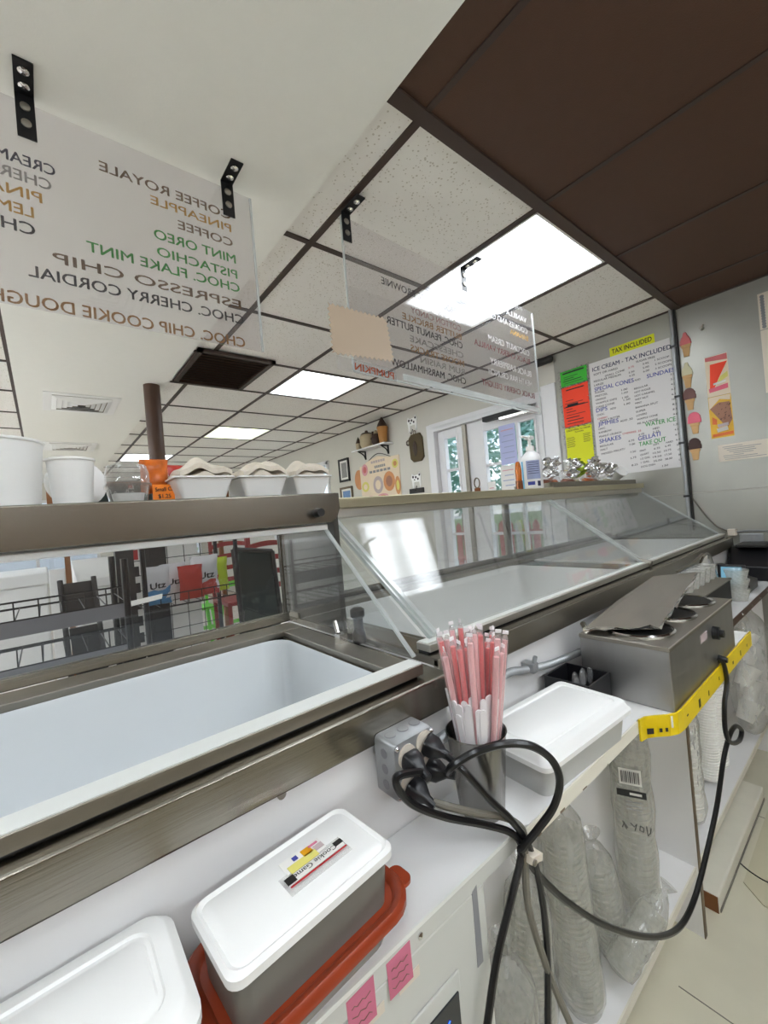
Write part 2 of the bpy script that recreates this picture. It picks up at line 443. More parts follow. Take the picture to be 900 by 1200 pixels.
def wall_y(name, y0, y1, opens):           # wall along x with window openings (x0, x1)
    b = MB(); z0, z1 = .85, 2.12; x = LEFTX
    for (a, c) in opens:
        b.box(x, a, y0, y1, 0, CEIL + .1).box(a, c, y0, y1, 0, z0).box(a, c, y0, y1, z1, CEIL + .1); x = c
    b.box(x, WX, y0, y1, 0, CEIL + .1)
    return struct(b.build(name, 'wall_white'))
wf = wall_y('wall_far', FARY, FARY + .1, ((-3.4, -1.6), (-1.0, .8), (1.2, 2.6)))
b = MB(); yy = BACKY - .1
for (a, c) in ((2.2, 4.2), (4.8, 6.8)):
    b.box(LEFTX - .1, LEFTX, yy, a, 0, CEIL + .1).box(LEFTX - .1, LEFTX, a, c, 0, .85).box(LEFTX - .1, LEFTX, a, c, 2.12, CEIL + .1); yy = c
b.box(LEFTX - .1, LEFTX, yy, FARY + .1, 0, CEIL + .1)
wl = struct(b.build('wall_left', 'wall_white'))
wb = struct(MB().box(LEFTX, WX, BACKY - .1, BACKY, 0, CEIL + .1).build('wall_back', 'wall_back_brown'))

# right wall with openings for the door pair and the far window
DY0, DY1, DTOP = 1.66, 2.84, 2.15
WY0, WY1, WZ0, WZ1 = 4.75, 6.6, 1.0, 2.14
w = MB()
w.box(WX, WX + .12, BACKY - .1, DY0, 0, CEIL + .1)
w.box(WX, WX + .12, DY0, DY1, DTOP, CEIL + .1)
w.box(WX, WX + .12, DY1, WY0, 0, CEIL + .1)
w.box(WX, WX + .12, WY0, WY1, 0, WZ0)
w.box(WX, WX + .12, WY0, WY1, WZ1, CEIL + .1)
w.box(WX, WX + .12, WY1, FARY + .1, 0, CEIL + .1)
wr = struct(w.build('wall_right', 'wall_white'))
# grey metal sheets behind the serving side, with their seams
for (a, b_) in ((0.776, 1.535), (-0.44, 0.772), (-1.66, -0.444)):
    for (c0, c1) in ((0.0, 1.3185), (1.3215, CEIL)):
        MB().box(WX - .006, WX, a, b_, c0, c1).build('panel', 'wall_metal', wr, bevel=.001)

# ceiling ------------------------------------------------------------
ce = struct(MB().box(LEFTX - .1, WX + .12, BACKY - .1, FARY + .1, CEIL + .05, CEIL + .12).build('ceiling', 'brown_grid'))
XL = [0.872, 1.482, 2.092, 2.702]
YL = [0.760 + 0.61 * k for k in range(15)]
tile_mesh = {}
def tile(x0, x1, y0, y1, m='tile_white'):
    key = (round(x1 - x0, 3), round(y1 - y0, 3), m)
    if key not in tile_mesh:
        hx, hy = (x1 - x0) / 2, (y1 - y0) / 2
        b = MB().box(-hx, hx, -hy, hy, 0, 0.018)
        o = b.build('tile', m, ce, local=True); tile_mesh[key] = o.data
    else:
        o = bpy.data.objects.new('tile', tile_mesh[key]); COL.objects.link(o); o.parent = ce
    o.location = ((x0 + x1) / 2, (y0 + y1) / 2, CEIL)
LIGHTS = [(1.482, 0.760, 'light_panel'), (1.482, 2.590, 'light_panel'), (1.482, 4.420, 'light_panel_dim'), (0.872, 6.250, 'light_panel'),
          (0.872, -0.620, 'light_panel'), (-0.70, -0.620, 'light_panel'), (-1.31, 0.760, 'light_panel'), (-1.31, 2.590, 'light_panel'), (-1.31, 4.420, 'light_panel'), (-1.31, 6.250, 'light_panel')]
def has_light(x0, y0): return any(abs(x0 - a) < .05 and abs(y0 - b) < .05 for a, b, c in LIGHTS)
xs = [0.757] + XL + [WX]
for i in range(len(xs) - 1):
    for k in range(len(YL) - 1):
        if YL[k] > FARY: break
        if has_light(xs[i], YL[k]): continue
        if 0 <= i <= 1 and k == 3 and i == 0: pass
        tile(xs[i], xs[i + 1], YL[k], min(YL[k + 1], FARY))
xl2 = [-0.70 - 0.61 * k for k in range(7)][::-1] + [-0.09]
for i in range(len(xl2) - 1):
    if xl2[i + 1] < LEFTX: continue
    for k in range(len(YL) - 1):
        if YL[k] > FARY: break
        if has_light(xl2[i], YL[k]): continue
        tile(max(xl2[i], LEFTX), xl2[i + 1], YL[k], min(YL[k + 1], FARY))
# brown painted panels over the serving side
yb = [-2.0, -1.23, -0.62, 0.760]
for i in range(len(xs) - 1):
    for k in range(3):
        if has_light(xs[i], yb[k]):
            tile(xs[i], xs[i + 1], yb[k] + .61, yb[k + 1], 'brown_tile'); continue
        tile(xs[i], xs[i + 1], max(yb[k], BACKY), yb[k + 1], 'brown_tile')
for i in range(len(xl2) - 1):
    if xl2[i + 1] < LEFTX: continue
    for k in range(3):
        if has_light(xl2[i], yb[k]):
            tile(xl2[i], xl2[i + 1], yb[k] + .61, yb[k + 1], 'brown_tile'); continue
        tile(max(xl2[i], LEFTX), xl2[i + 1], max(yb[k], BACKY), yb[k + 1], 'brown_tile')
# T-bar grid
def bar(x0, x1, y0, y1, h=0.006, m='brown_grid'):
    MB().box(x0, x1, y0, y1, CEIL - h, CEIL + .001).build('grid_bar', m, ce)
for x in XL:
    bar(x - .012, x + .012, YL[0], FARY)
    MB().box(x - .009, x + .009, BACKY, YL[0] - .03, CEIL - .004, CEIL + .001).build('grid_bar', 'brown_grid', ce)
for y in YL[1:]:
    if y < FARY:
        bar(0.757, WX, y - .011, y + .011, .0055)
        bar(LEFTX, -.09, y - .011, y + .011, .0055)
bar(0.757, WX, YL[0] - .03, YL[0] + .012, .008)
for x in xl2:
    if x > LEFTX: bar(x - .013, x + .013, BACKY, FARY)
bar(WX - .02, WX, BACKY, FARY, .007)
# smooth plaster strip, a little lower than the tiles
MB().box(-.085, 0.757, BACKY, FARY, CEIL - .012, CEIL + .04).build('plaster_strip', 'dry_white', ce)

# door pair in the right wall ---------------------------------------
d1 = struct(MB().box(WX - .015, WX + .12, DY0, DY0 + .035, 0, DTOP).box(WX - .015, WX + .12, DY1 - .045, DY1, 0, DTOP)
            .box(WX - .015, WX + .12, DY0 + .035, DY1 - .045, DTOP - .035, DTOP).build('door_1', 'door_white', bevel=.003))
def leaf(y0, y1, gy0, gy1, gz0, gz1, ny, nz):
    b = MB(); x0, x1 = WX + .035, WX + .08
    b.box(x0, x1, y0, gy0, .01, DTOP - .04); b.box(x0, x1, gy1, y1, .01, DTOP - .04)
    b.box(x0, x1, gy0, gy1, .01, gz0); b.box(x0, x1, gy0, gy1, gz1, DTOP - .04)
    lf = b.build('door_leaf', 'door_white', d1, bevel=.002)
    mu = MB()
    for i in range(1, ny):
        y = gy0 + (gy1 - gy0) * i / ny; mu.box(x0 + .005, x1 - .005, y - .011, y + .011, gz0, gz1)
    for i in range(1, nz):
        z = gz0 + (gz1 - gz0) * i / nz; mu.box(x0 + .004, x1 - .004, gy0, gy1, z - .011, z + .011)
    mu.box(x0 - .006, x1, gy0 - .012, gy0 + .006, gz0, gz1).box(x0 - .006, x1, gy1 - .006, gy1 + .012, gz0, gz1)
    mu.build('muntin', 'door_white', lf)
    for i in range(ny):
        for j in range(nz):
            MB().box(x0 + .02, x0 + .025, gy0 + (gy1 - gy0) * i / ny + .002, gy0 + (gy1 - gy0) * (i + 1) / ny - .002,
                     gz0 + (gz1 - gz0) * j / nz + .002, gz0 + (gz1 - gz0) * (j + 1) / nz - .002).build('pane', 'clear_glass', lf)
    return lf
leaf(DY0 + .04, 2.44, 1.75, 2.25, 0.80, 2.01, 3, 4)
leaf(2.45, DY1 - .05, 2.55, 2.71, 0.80, 2.03, 1, 4)
MB().box(WX + .01, WX + .04, 2.425, 2.465, .01, DTOP - .04).build('astragal', 'steel_dull', d1)
MB().box(WX - .03, WX + .03, 1.75, 2.2, 2.075, 2.115).build('closer', 'dark_metal', d1, bevel=.004)
MB().box(WX - .05, WX + .03, 1.70, 2.02, 2.045, 2.072).build('closer_arm', 'steel_bright', d1, bevel=.004)
struct(MB().box(WX - .022, WX, 1.535, 1.65, 0, 2.22).build('trim_1', 'door_white', bevel=.004))
struct(MB().box(WX - .012, WX, DY1, DY1 + .05, 0, 2.19).box(WX - .012, WX, 1.65, DY1, 2.15, 2.19).build('trim_2', 'door_white', bevel=.003))

# far window in the right wall ----------------------------------------
w1 = struct(MB().box(WX - .02, WX + .1, WY0, WY0 + .05, WZ0, WZ1).box(WX - .02, WX + .1, WY1 - .05, WY1, WZ0, WZ1)
            .box(WX - .02, WX + .1, WY0, WY1, WZ0, WZ0 + .05).box(WX - .02, WX + .1, WY0, WY1, WZ1 - .05, WZ1).build('window_1', 'door_white', bevel=.003))
for k in range(2):
    a = WY0 + .05 + k * (WY1 - WY0 - .1) / 2
    MB().box(WX + .04, WX + .045, a + .01, a + (WY1 - WY0 - .1) / 2 - .01, WZ0 + .05, WZ1 - .05).build('pane', 'clear_glass', w1)
MB().box(WX + .02, WX + .07, (WY0 + WY1) / 2 - .02, (WY0 + WY1) / 2 + .02, WZ0, WZ1).build('mullion', 'door_white', w1)

def added_window(n, horizontal, a, c, p):  # unseen windows added to let more daylight up onto the ceiling
    def bx(b, u0, u1, d0, d1, z0, z1): b.box(u0, u1, d0, d1, z0, z1) if horizontal else b.box(d0, d1, u0, u1, z0, z1)
    b = MB(); z0, z1 = .85, 2.12
    for (u0, u1, q0, q1) in ((a, a + .05, z0, z1), (c - .05, c, z0, z1), (a, c, z0, z0 + .05), (a, c, z1 - .05, z1), ((a + c) / 2 - .025, (a + c) / 2 + .025, z0, z1)): bx(b, u0, u1, p, p + .08, q0, q1)
    t = struct(b.build('window_%d' % n, 'door_white'))
    for (u0, u1) in ((a + .05, (a + c) / 2 - .025), ((a + c) / 2 + .025, c - .05)):
        g = MB(); bx(g, u0, u1, p + .04, p + .045, z0 + .05, z1 - .05); g.build('pane', 'clear_glass', t)
for n, (h, a, c, p) in enumerate(((1, -3.4, -1.6, FARY + .01), (1, -1.0, .8, FARY + .01), (1, 1.2, 2.6, FARY + .01), (0, 2.2, 4.2, LEFTX - .09), (0, 4.8, 6.8, LEFTX - .09))): added_window(n + 2, h, a, c, p)

# outdoors ---------------------------------------------------------------
struct(MB().box(-60, 60, -50, 60, -.3, -.1).build('ground', 'asphalt'))
lawn = struct(MB().box(9, 58, -28, 38, -.1, -.05).build('lawn', 'grass'))
def tree(loc, h, r, label, n=5000):
    t = root('tree', loc, label, 'tree', 'trees outside the glazed door')
    x, y, z = loc
    MB().tube([(x, y, z), (x + .1, y, z + h * .3), (x, y + .1, z + h * .6)], [.22, .17, .08], 8).build('trunk', 'bark', t, True)
    b = MB(); rnd = random.Random(int(x * 10 + y * 7))
    for i in range(n):
        while True:
            q = Vector((rnd.uniform(-1, 1), rnd.uniform(-1, 1), rnd.uniform(-1, 1)))
            if 0.45 < q.length < 1: break
        c = Vector((x, y, z + h * .58)) + Vector((q.x * r, q.y * r, q.z * h * .45))
        a = Vector((rnd.gauss(0, 1), rnd.gauss(0, 1), rnd.gauss(0, 1))).normalized(); bb = a.orthogonal().normalized()
        s = rnd.uniform(.12, .24)
        b.add([c - a * s, c + bb * s * .5, c + a * s, c - bb * s * .5], [(0, 1, 2, 3)])
    o = b.build('foliage', 'leaf', t); o['kind'] = 'stuff'
tree((14.0, 11.6, -.05), 8.5, 2.9, 'leafy green tree seen through the narrow side pane of the door')
tree((12.8, 6.0, -.05), 7.0, 2.3, 'leafy green tree seen through the upper left panes of the door')
tree((18.5, 19.5, -.05), 9.0, 2.8, 'leafy green tree furthest left outside, beyond the narrow door leaf')
tree((19.0, 5.0, -.05), 6.5, 2.4, 'small leafy tree seen through the right panes of the door')
fn = root('picket_fence', (7.2, 4.0, -.1), 'red painted picket fence seen through the lower door panes', 'fence')
for k in range(34):
    y = 1.2 + k * .19
    MB().prism([(7.2, y, -.1), (7.2, y + .13, -.1), (7.2, y + .13, .95), (7.2, y + .065, 1.03), (7.2, y, .95)], (.025, 0, 0)).build('picket', 'red_paint' if k % 3 else 'wall_white', fn)
for z in (.2, .75): MB().box(7.225, 7.27, 1.1, 7.7, z, z + .08).build('rail', 'red_paint', fn)

# ================================================================== CEILING FIXTURES
LN = ['square lit ceiling panel nearest the hanging menu sheets, above the dipping cabinets', 'square lit ceiling panel over the customer floor, second from the counter',
      'dim greenish square ceiling panel, third from the counter', 'farthest lit ceiling panel, just behind the brown post',
      'ceiling panel above the serving aisle, towards the end wall', 'ceiling panel above the serving aisle behind the left cabinet',
      'ceiling panel left of the plaster strip, nearest the counter', 'ceiling panel left of the plaster strip, second from the counter',
      'ceiling panel left of the plaster strip, third from the counter', 'ceiling panel left of the plaster strip, farthest from the counter']
for (x, y, m), lab in zip(LIGHTS, LN):
    t = root('ceiling_light', (x + .305, y + .305, CEIL), lab, 'light', 'square ceiling light panels')
    x0, x1, y0, y1 = x + .013, x + .597, y + .013, y + .597
    MB().box(x0, x0 + .012, y0, y1, CEIL - .004, CEIL + .04).box(x1 - .012, x1, y0, y1, CEIL - .004, CEIL + .04) \
        .box(x0, x1, y0, y0 + .012, CEIL - .004, CEIL + .04).box(x0, x1, y1 - .012, y1, CEIL - .004, CEIL + .04).build('frame', 'white_plastic', t)
    b = MB(); cx_, cy_ = (x0 + x1) / 2, (y0 + y1) / 2
    b.box(x0 + .012 - cx_, x1 - .012 - cx_, y0 + .012 - cy_, y1 - .012 - cy_, .006, .012)
    o = b.build('diffuser', m, t, local=True); o.location = (0, 0, 0)

def fill_tube(x, y, z, label, along_x=True, glow='fill_glow'):  # hung tubes added out of view to brighten the ceiling
    t = root('fill_tube', (x, y, z), label, 'light', 'unseen fill tubes added to brighten the ceiling')
    u = Vector((.61, 0, 0)) if along_x else Vector((0, .61, 0)); w = Vector((0, 1, 0)) if along_x else Vector((1, 0, 0)); c = Vector((x, y, z))
    MB().obox(c, u, w * .022, (0, 0, .02)).build('channel', 'white_plastic', t, bevel=.003)
    for k in (-1, 1):
        MB().cyl(c + w * k * .055 - u * .97, c + w * k * .055 + u * .97, .016, n=12).build('tube', glow, t, True)
        MB().obox(c + u * k * .985, u * .015, w * .075, (0, 0, .022)).build('end_cap', 'white_plastic', t)
        p = c + u * k * .7
        MB().cyl(p + Vector((0, 0, .02)), (p.x, p.y, CEIL), .004, n=6).build('hanger', 'steel_dull', t)
fill_tube(-.55, -1.2, 2.0, 'added unseen fill tube hung over the serving aisle behind the left cabinet', True, 'fill_glow_soft')
fill_tube(1.15, -1.2, 2.0, 'added unseen fill tube hung over the serving aisle towards the end wall', True, 'fill_glow_soft')
fill_tube(-2.5, 2.0, 1.82, 'added unseen fill tube hung over the customer floor, nearest the counter', False)
fill_tube(-2.5, 4.3, 1.82, 'added unseen fill tube hung over the customer floor, the middle one', False)
fill_tube(-2.5, 6.8, 1.82, 'added unseen fill tube hung over the customer floor, farthest from the counter', False)

def vent(x0, x1, y0, y1, label):
    t = root('ceiling_vent', ((x0 + x1) / 2, (y0 + y1) / 2, CEIL - .012), label, 'vent', 'white ceiling diffusers in the plaster strip')
    z = CEIL - .012
    MB().box(x0, x1, y0, y1, z - .004, z).build('plate', 'white_plastic', t, bevel=.001)
    MB().box(x0 + .05, x1 - .05, y0 + .06, y1 - .06, z - .0052, z - .004).build('throat', 'frame_wood', t)
    cx, cy = (x0 + x1) / 2, (y0 + y1) / 2
    hx, hy = (x1 - x0) / 2 - .05, (y1 - y0) / 2 - .06
    for k in range(5):
        f = 1 - k * .175
        b = MB(); a, c = hx * f, hy * f
        for (p, q, r, s) in (((-a, -c), (a, -c), (a - .03, -c + .036), (-a + .03, -c + .036)), ((-a, c), (a, c), (a - .03, c - .036), (-a + .03, c - .036)),
                             ((-a, -c), (-a, c), (-a + .03, c - .036), (-a + .03, -c + .036)), ((a, -c), (a, c), (a - .03, c - .036), (a - .03, -c + .036))):
            b.prism([(cx + p[0], cy + p[1], z - .006), (cx + q[0], cy + q[1], z - .006), (cx + r[0], cy + r[1], z - .016), (cx + s[0], cy + s[1], z - .016)], (0, 0, -.002))
        b.build('louvre', 'white_plastic', t)
vent(.06, .53, 3.70, 4.22, 'white louvred ceiling diffuser nearer than the other, left of the brown post')
vent(.06, .53, 5.55, 6.05, 'white louvred ceiling diffuser farthest back in the plaster strip')
vent(.04, .50, .14, .64, 'white louvred ceiling diffuser over the serving side, mirrored in the hanging sheet')

g = root('return_grille', (1.01, 2.83, CEIL), 'dark brown louvred return air grille in the ceiling', 'grille')
gx0, gx1, gy0, gy1 = .77, 1.255, 2.52, 3.15
MB().box(gx0, gx0 + .03, gy0, gy1, CEIL - .025, CEIL - .006).box(gx1 - .03, gx1, gy0, gy1, CEIL - .025, CEIL - .006) \
    .box(gx0, gx1, gy0, gy0 + .03, CEIL - .025, CEIL - .006).box(gx0, gx1, gy1 - .03, gy1, CEIL - .025, CEIL - .006).build('frame', 'brown_grid', g)
MB().box(gx0, gx1, gy0, gy1, CEIL - .008, CEIL - .006).build('backing', 'dark_metal', g)
for k in range(14):
    y = gy0 + .04 + k * .041
    MB().obox(((gx0 + gx1) / 2, y, CEIL - .017), ((gx1 - gx0) / 2 - .03, 0, 0), (0, .017, .006), (0, -.0006, .0016)).build('louvre', 'brown_tile', g)

t = root('support_post', (.665, 3.31, 0), 'round dark brown support post rising to the ceiling', 'post')
MB().cyl((.665, 3.31, 0), (.665, 3.31, CEIL - .012), .053, n=24).build('shaft', 'column_brown', t, True)
MB().cyl((.665, 3.31, 0), (.665, 3.31, .03), .09, n=24).build('base_plate', 'column_brown', t, True)

sc_ = at(637, 422, x=WX - .09)
t = root('security_camera', (WX, sc_.y, sc_.z), 'small black security camera where wall meets ceiling', 'camera')
MB().cyl((WX, sc_.y, sc_.z + .02), (WX - .05, sc_.y, sc_.z + .01), .012).cyl((WX - .01, sc_.y, sc_.z + .02), (WX, sc_.y, sc_.z + .02), .03).build('bracket', 'black_plastic', t, True)
MB().cyl((WX - .03, sc_.y - .03, sc_.z + .01), (WX - .1, sc_.y + .06, sc_.z - .01), .026, .03).build('housing', 'black_plastic', t, True)

# ================================================================== HANGING MENU SHEETS
def bracket(par, x, yb, ztop, drop):
    """black perforated strap bent from the ceiling down the sheet"""
    b = MB()
    b.box(x - .018, x + .018, yb - .10, yb - .006, CEIL - .016, CEIL - .0125)
    b.box(x - .018, x + .018, yb - .0085, yb - .005, CEIL - .0145 - drop, CEIL - .0125)
    br = b.build('strap', 'black_bracket', par)
    for yy in (yb - .075, yb - .035):
        MB().lathe([(.011, 0), (.011, -.003), (.006, -.006), (.001, -.007)], (x, yy, CEIL - .016), 12).build('screw', 'chrome', br, True)
    for zz in (CEIL - .045, CEIL - .085):
        MB().lathe([(.010, 0), (.010, .003), (.005, .005)], (x, yb - .0085, zz), 12, axis=(0, -1, 0)).build('bolt', 'steel_dull', br, True)

YB = 1.25
b1 = root('menu_sheet', (0, YB, 1.9), 'clear acrylic sheet with mirrored flavour names hanging at upper left', 'menu sign', 'clear acrylic flavour menus')
MB().box(-.62, .583, YB - .003, YB + .003, 1.905, 2.40).build('acrylic', 'acrylic', b1)
MB().box(.577, .583, YB - .0032, YB + .0032, 1.905, 2.40).build('edge', 'glass_edge', b1)
for x in (.03, .505): bracket(b1, x, YB, 2.4, .105)
XD = (-1, 0, 0); UP = (0, 0, 1)
def bt(body, xs_, xe, zc, m, h, par=b1, y=YB + .0036): text(body, (xs_, y, zc - h / 2), XD, UP, h, m, par, xs_ - xe)
bt('COFFEE ROYALE', .513, .172, 2.322, 'vinyl_brown', .026)
bt('PINEAPPLE', .511, .288, 2.281, 'vinyl_gold', .024)
bt('COFFEE', .512, .355, 2.236, 'vinyl_brown', .025)
bt('MINT OREO', .517, .290, 2.186, 'vinyl_green', .027)
bt('PISTACHIO', .518, .294, 2.138, 'vinyl_green', .026)
bt('CHOC. FLAKE MINT', .522, .131, 2.096, 'vinyl_green', .027)
bt('ESPRESSO CHIP', .522, .06, 2.044, 'vinyl_brown', .026)
bt('CHOC. CHERRY CORDIAL', .527, .012, 1.997, 'vinyl_black', .028)
bt('CHOC. CHIP COOKIE DOUGH', .525, -.06, 1.925, 'vinyl_tan', .030)
bt('CREAM', .078, -.03, 2.262, 'vinyl_navy', .026)
bt('CHERRY', .068, -.07, 2.222, 'vinyl_grey', .026)
bt('PINA COLADA', .048, -.25, 2.182, 'vinyl_gold', .025)
bt('LEMON', .03, -.10, 2.140, 'vinyl_gold', .026)
bt('CHOCOLATE', .03, -.24, 2.098, 'vinyl_black', .028)

Y2 = 1.16; SL = -.040       # the second sheet hangs a little lower at its right end
b2 = root('menu_sheet', (1.47, Y2, 1.85), 'clear acrylic flavour sheet with taped beige paper, hanging over the right cabinet', 'menu sign', 'clear acrylic flavour menus')
def sx2(x, z): return Vector((x, 0, z + SL * (x - .87)))
def slab(x0, x1, z0, z1, y0, y1, m, name):
    p = [sx2(x0, z0), sx2(x1, z0), sx2(x1, z1), sx2(x0, z1)]
    return MB().prism([(v.x, y0, v.z) for v in p], (0, y1 - y0, 0)).build(name, m, b2)
slab(.87, 2.085, 1.862, 2.405, Y2 - .003, Y2 + .003, 'acrylic', 'acrylic')
slab(.867, .872, 1.862, 2.40, Y2 - .0034, Y2 + .0034, 'glass_edge', 'edge')
slab(2.083, 2.087, 1.862, 2.40, Y2 - .0034, Y2 + .0034, 'glass_edge', 'edge')
slab(.87, 2.085, 1.857, 1.862, Y2 - .0034, Y2 + .0034, 'glass_edge', 'edge')
slab(1.1, 2.07, 1.866, 1.892, Y2 - .0042, Y2 - .0032, 'glass_edge', 'tape')
bracket(b2, .887, Y2, 2.4, .10); bracket(b2, 1.52, Y2, 2.4, .10)
def bt2(body, xs_, xe, zc, m, h):
    d_ = Vector((-1, 0, -SL)).normalized()
    text(body, (xs_, Y2 + .0038, zc - h / 2), d_, (SL * -1, 0, 1), h, m, b2, xs_ - xe)
bt2('CHOC. FUDGE BROWNIE', 1.482, 1.036, 2.212, 'vinyl_black', .028)
bt2('SNICKERS', 1.482, 1.26, 2.176, 'vinyl_white', .025)
bt2('COTTON CANDY', 1.482, 1.18, 2.141, 'vinyl_pink', .025)
bt2('BUTTER BRICKLE', 1.48, 1.13, 2.104, 'vinyl_tan', .026)
bt2('CHOC. PEANUT BUTTER', 1.482, 1.045, 2.066, 'vinyl_black', .029)
bt2('CHEESECAKE', 1.482, 1.16, 2.022, 'vinyl_grey', .026)
bt2('MOOSE TRACKS', 1.482, 1.16, 1.985, 'vinyl_tan', .026)
bt2('RUM RAISIN', 1.482, 1.21, 1.948, 'vinyl_grey', .026)
bt2('CHOC. MARSHMALLOW', 1.484, 1.05, 1.908, 'vinyl_black', .029)
bt2('PREMIUM ICE CREAM', 2.0, 1.68, 2.352, 'vinyl_grey', .018)
bt2('VANILLA', 2.03, 1.85, 2.303, 'vinyl_white', .028)
bt2('COOKIES AND CREAM', 2.03, 1.63, 2.247, 'vinyl_white', .029)
bt2('BANANA', 2.03, 1.87, 2.208, 'vinyl_yellow', .026)
bt2('COCONUT CREAM', 2.03, 1.68, 2.130, 'vinyl_white', .030)
bt2('BLACK CHERRY VANILLA', 2.03, 1.57, 2.085, 'vinyl_maroon', .028)
bt2('BLACK RASPBERRY', 2.03, 1.68, 2.020, 'vinyl_white', .031)
bt2('HEATH BAR CRUNCH', 2.03, 1.66, 1.968, 'vinyl_white', .030)
bt2('BLACK CHERRY DELIGHT', 2.045, 1.60, 1.906, 'vinyl_maroon', .028)
# beige paper with a zigzag edge taped on, and its label below
tg = root('paper_tag', (.91, Y2 - .006, 1.9), 'beige zigzag-edged paper taped to the clear menu sheet', 'paper')
poly = []
c4 = [(.782, 2.072), (1.036, 2.078), (1.056, 1.922), (.785, 1.905)]
for i in range(4):
    a = Vector((*c4[i], 0)); c = Vector((*c4[(i + 1) % 4], 0)); n = 13 if i % 2 == 0 else 9
    nrm = (c - a).normalized(); nrm = Vector((-nrm.y, nrm.x, 0)) * .0045
    for k in range(n):
        poly.append(a.lerp(c, k / n) + nrm); poly.append(a.lerp(c, (k + .5) / n) - nrm)
MB().prism([(p.x, Y2 - .0060, p.y) for p in poly], (0, .0012, 0)).build('sheet', 'tag_beige', tg)
tp = root('flavour_label', (.92, Y2 - .005, 1.85), 'small taped PUMPKIN label at the bottom corner of the clear sheet', 'label')
MB().prism([(.80, Y2 - .0048, 1.853), (1.063, Y2 - .0048, 1.843), (1.063, Y2 - .0048, 1.893), (.80, Y2 - .0048, 1.900)], (0, .0008, 0)).build('tape', 'clear_plastic', tp)
text('PUMPKIN', (1.05, Y2 - .0050, 1.853), (-1, 0, .05), (.05, 0, 1), .026, 'vinyl_orange', tp, .178)

# ================================================================== DIPPING CABINETS
def ring(b, x0, x1, y0, y1, hx0, hx1, hy0, hy1, z0, z1):
    b.box(x0, x1, y0, hy0, z0, z1).box(x0, x1, hy1, y1, z0, z1).box(x0, hx0, hy0, hy1, z0, z1).box(hx1, x1, hy0, hy1, z0, z1)

def well(par, x0, x1, y0, y1, zt, depth, m='liner_white'):
    """open white tub with rounded corners and thickness"""
    cx, cy = (x0 + x1) / 2, (y0 + y1) / 2; hx, hy = (x1 - x0) / 2, (y1 - y0) / 2
    b = MB()
    b.rloft([(hx, hy, .05, zt), (hx - .004, hy - .004, .05, zt - .01), (hx - .02, hy - .015, .05, zt - depth + .03), (hx - .04, hy - .035, .06, zt - depth)], (cx, cy, 0), cap0=False, cap1=False)
    n = 24
    b.f.append(tuple(range(3 * n, 4 * n)))
    b.f = [f[::-1] for f in b.f]
    return b.build('tub_liner', m, par, True)

# --- left cabinet (front open)
A0, A1 = -1.05, .53
ca = root('dipping_cabinet', (-.26, .8, 0), 'left stainless ice cream dipping cabinet with empty white tub and open front', 'cabinet', 'ice cream dipping cabinets')
bd = MB()
bd.box(A0, A1, .519, .545, .0, 1.052).box(A0, A1, 1.09, 1.12, 0, 1.052).box(A0, A0 + .03, .545, 1.09, 0, 1.052).box(A1 - .03, A1, .545, 1.09, 0, 1.052).box(A0, A1, .545, 1.09, 0.05, .08)
bd.build('body', 'laminate', ca)
dk = MB(); ring(dk, A0, A1, .507, 1.12, -.95, .445, .562, .985, 1.052, 1.067)
dk.build('deck', 'steel', ca, bevel=.0015)
MB().box(A0, A1, .505, .519, 1.012, 1.0665).build('front_lip', 'steel', ca, bevel=.003)
ra = MB()
ra.box(A0, .490, .528, .563, 1.0715, 1.089); ra.build('front_rail', 'steel_dull', ca, bevel=.0012)
MB().box(A0, .488, .530, .5625, 1.089, 1.0905).build('rail_sheen', 'sheen_white', ca)  # thin pale top painted for the light the rail catches
MB().box(A0, .48, .535, .556, 1.067, 1.0715).build('rail_gap_shade', 'black_plastic', ca)  # black strip painted in for the shadow gap under the rail
MB().box(.45, .500, .566, 1.06, 1.067, 1.080).build('side_rail', 'steel_dull', ca, bevel=.002)
MB().box(A0, .50, .985, 1.06, 1.067, 1.082).build('rear_rail', 'steel_dull', ca, bevel=.002)
well(ca, -.95, .443, .564, .984, 1.068, .30)
MB().box(A0, .508, 1.066, 1.084, 1.082, 1.105).build('glass_channel', 'steel', ca, bevel=.002)
MB().box(A0, .497, 1.072, 1.077, 1.105, 1.345).build('customer_glass', 'tinted_glass', ca)
MB().box(.497, .511, 1.066, 1.082, 1.105, 1.345).build('corner_post', 'steel', ca)
MB().prism([(.500, .566, 1.089), (.500, 1.064, 1.082), (.500, 1.064, 1.342), (.500, .845, 1.342)], (.006, 0, 0)).build('side_glass', 'case_glass', ca)
e0 = Vector((.503, .564, 1.090)); e1 = Vector((.503, .843, 1.340)); ed = (e1 - e0)
MB().obox((e0 + e1) / 2, (.0035, 0, 0), ed / 2, (0, -.0018, .0016)).build('polished_edge', 'glass_edge', ca)
hp = [(A0 - .05, 1.410), (.527, 1.410), (.527, 1.375), (.518, 1.352), (.502, 1.343), (A0 - .05, 1.340)]
MB().prism([(x, .80, z) for x, z in hp][::-1], (0, .30, 0)).build('hood', 'steel', ca, bevel=.003)
MB().box(A0, .50, .815, .865, 1.328, 1.341).build('light_cover', 'white_plastic', ca, bevel=.003)
MB().box(A0, .50, .865, 1.08, 1.336, 1.341).build('hood_underside', 'steel_dull', ca)
k0 = at(371, 601, y=.80)
MB().cyl((k0.x, .80, k0.z), (k0.x - .003, .775, k0.z), .010, .0085).build('knob', 'black_plastic', ca, True)
lt = at(402, 735, x=.49)
MB().box(.478, .498, .77, .79, 1.08, 1.10).cyl((.488, .79, 1.10), (.488, .80, 1.125), .006).build('latch', 'steel_bright', ca, True)
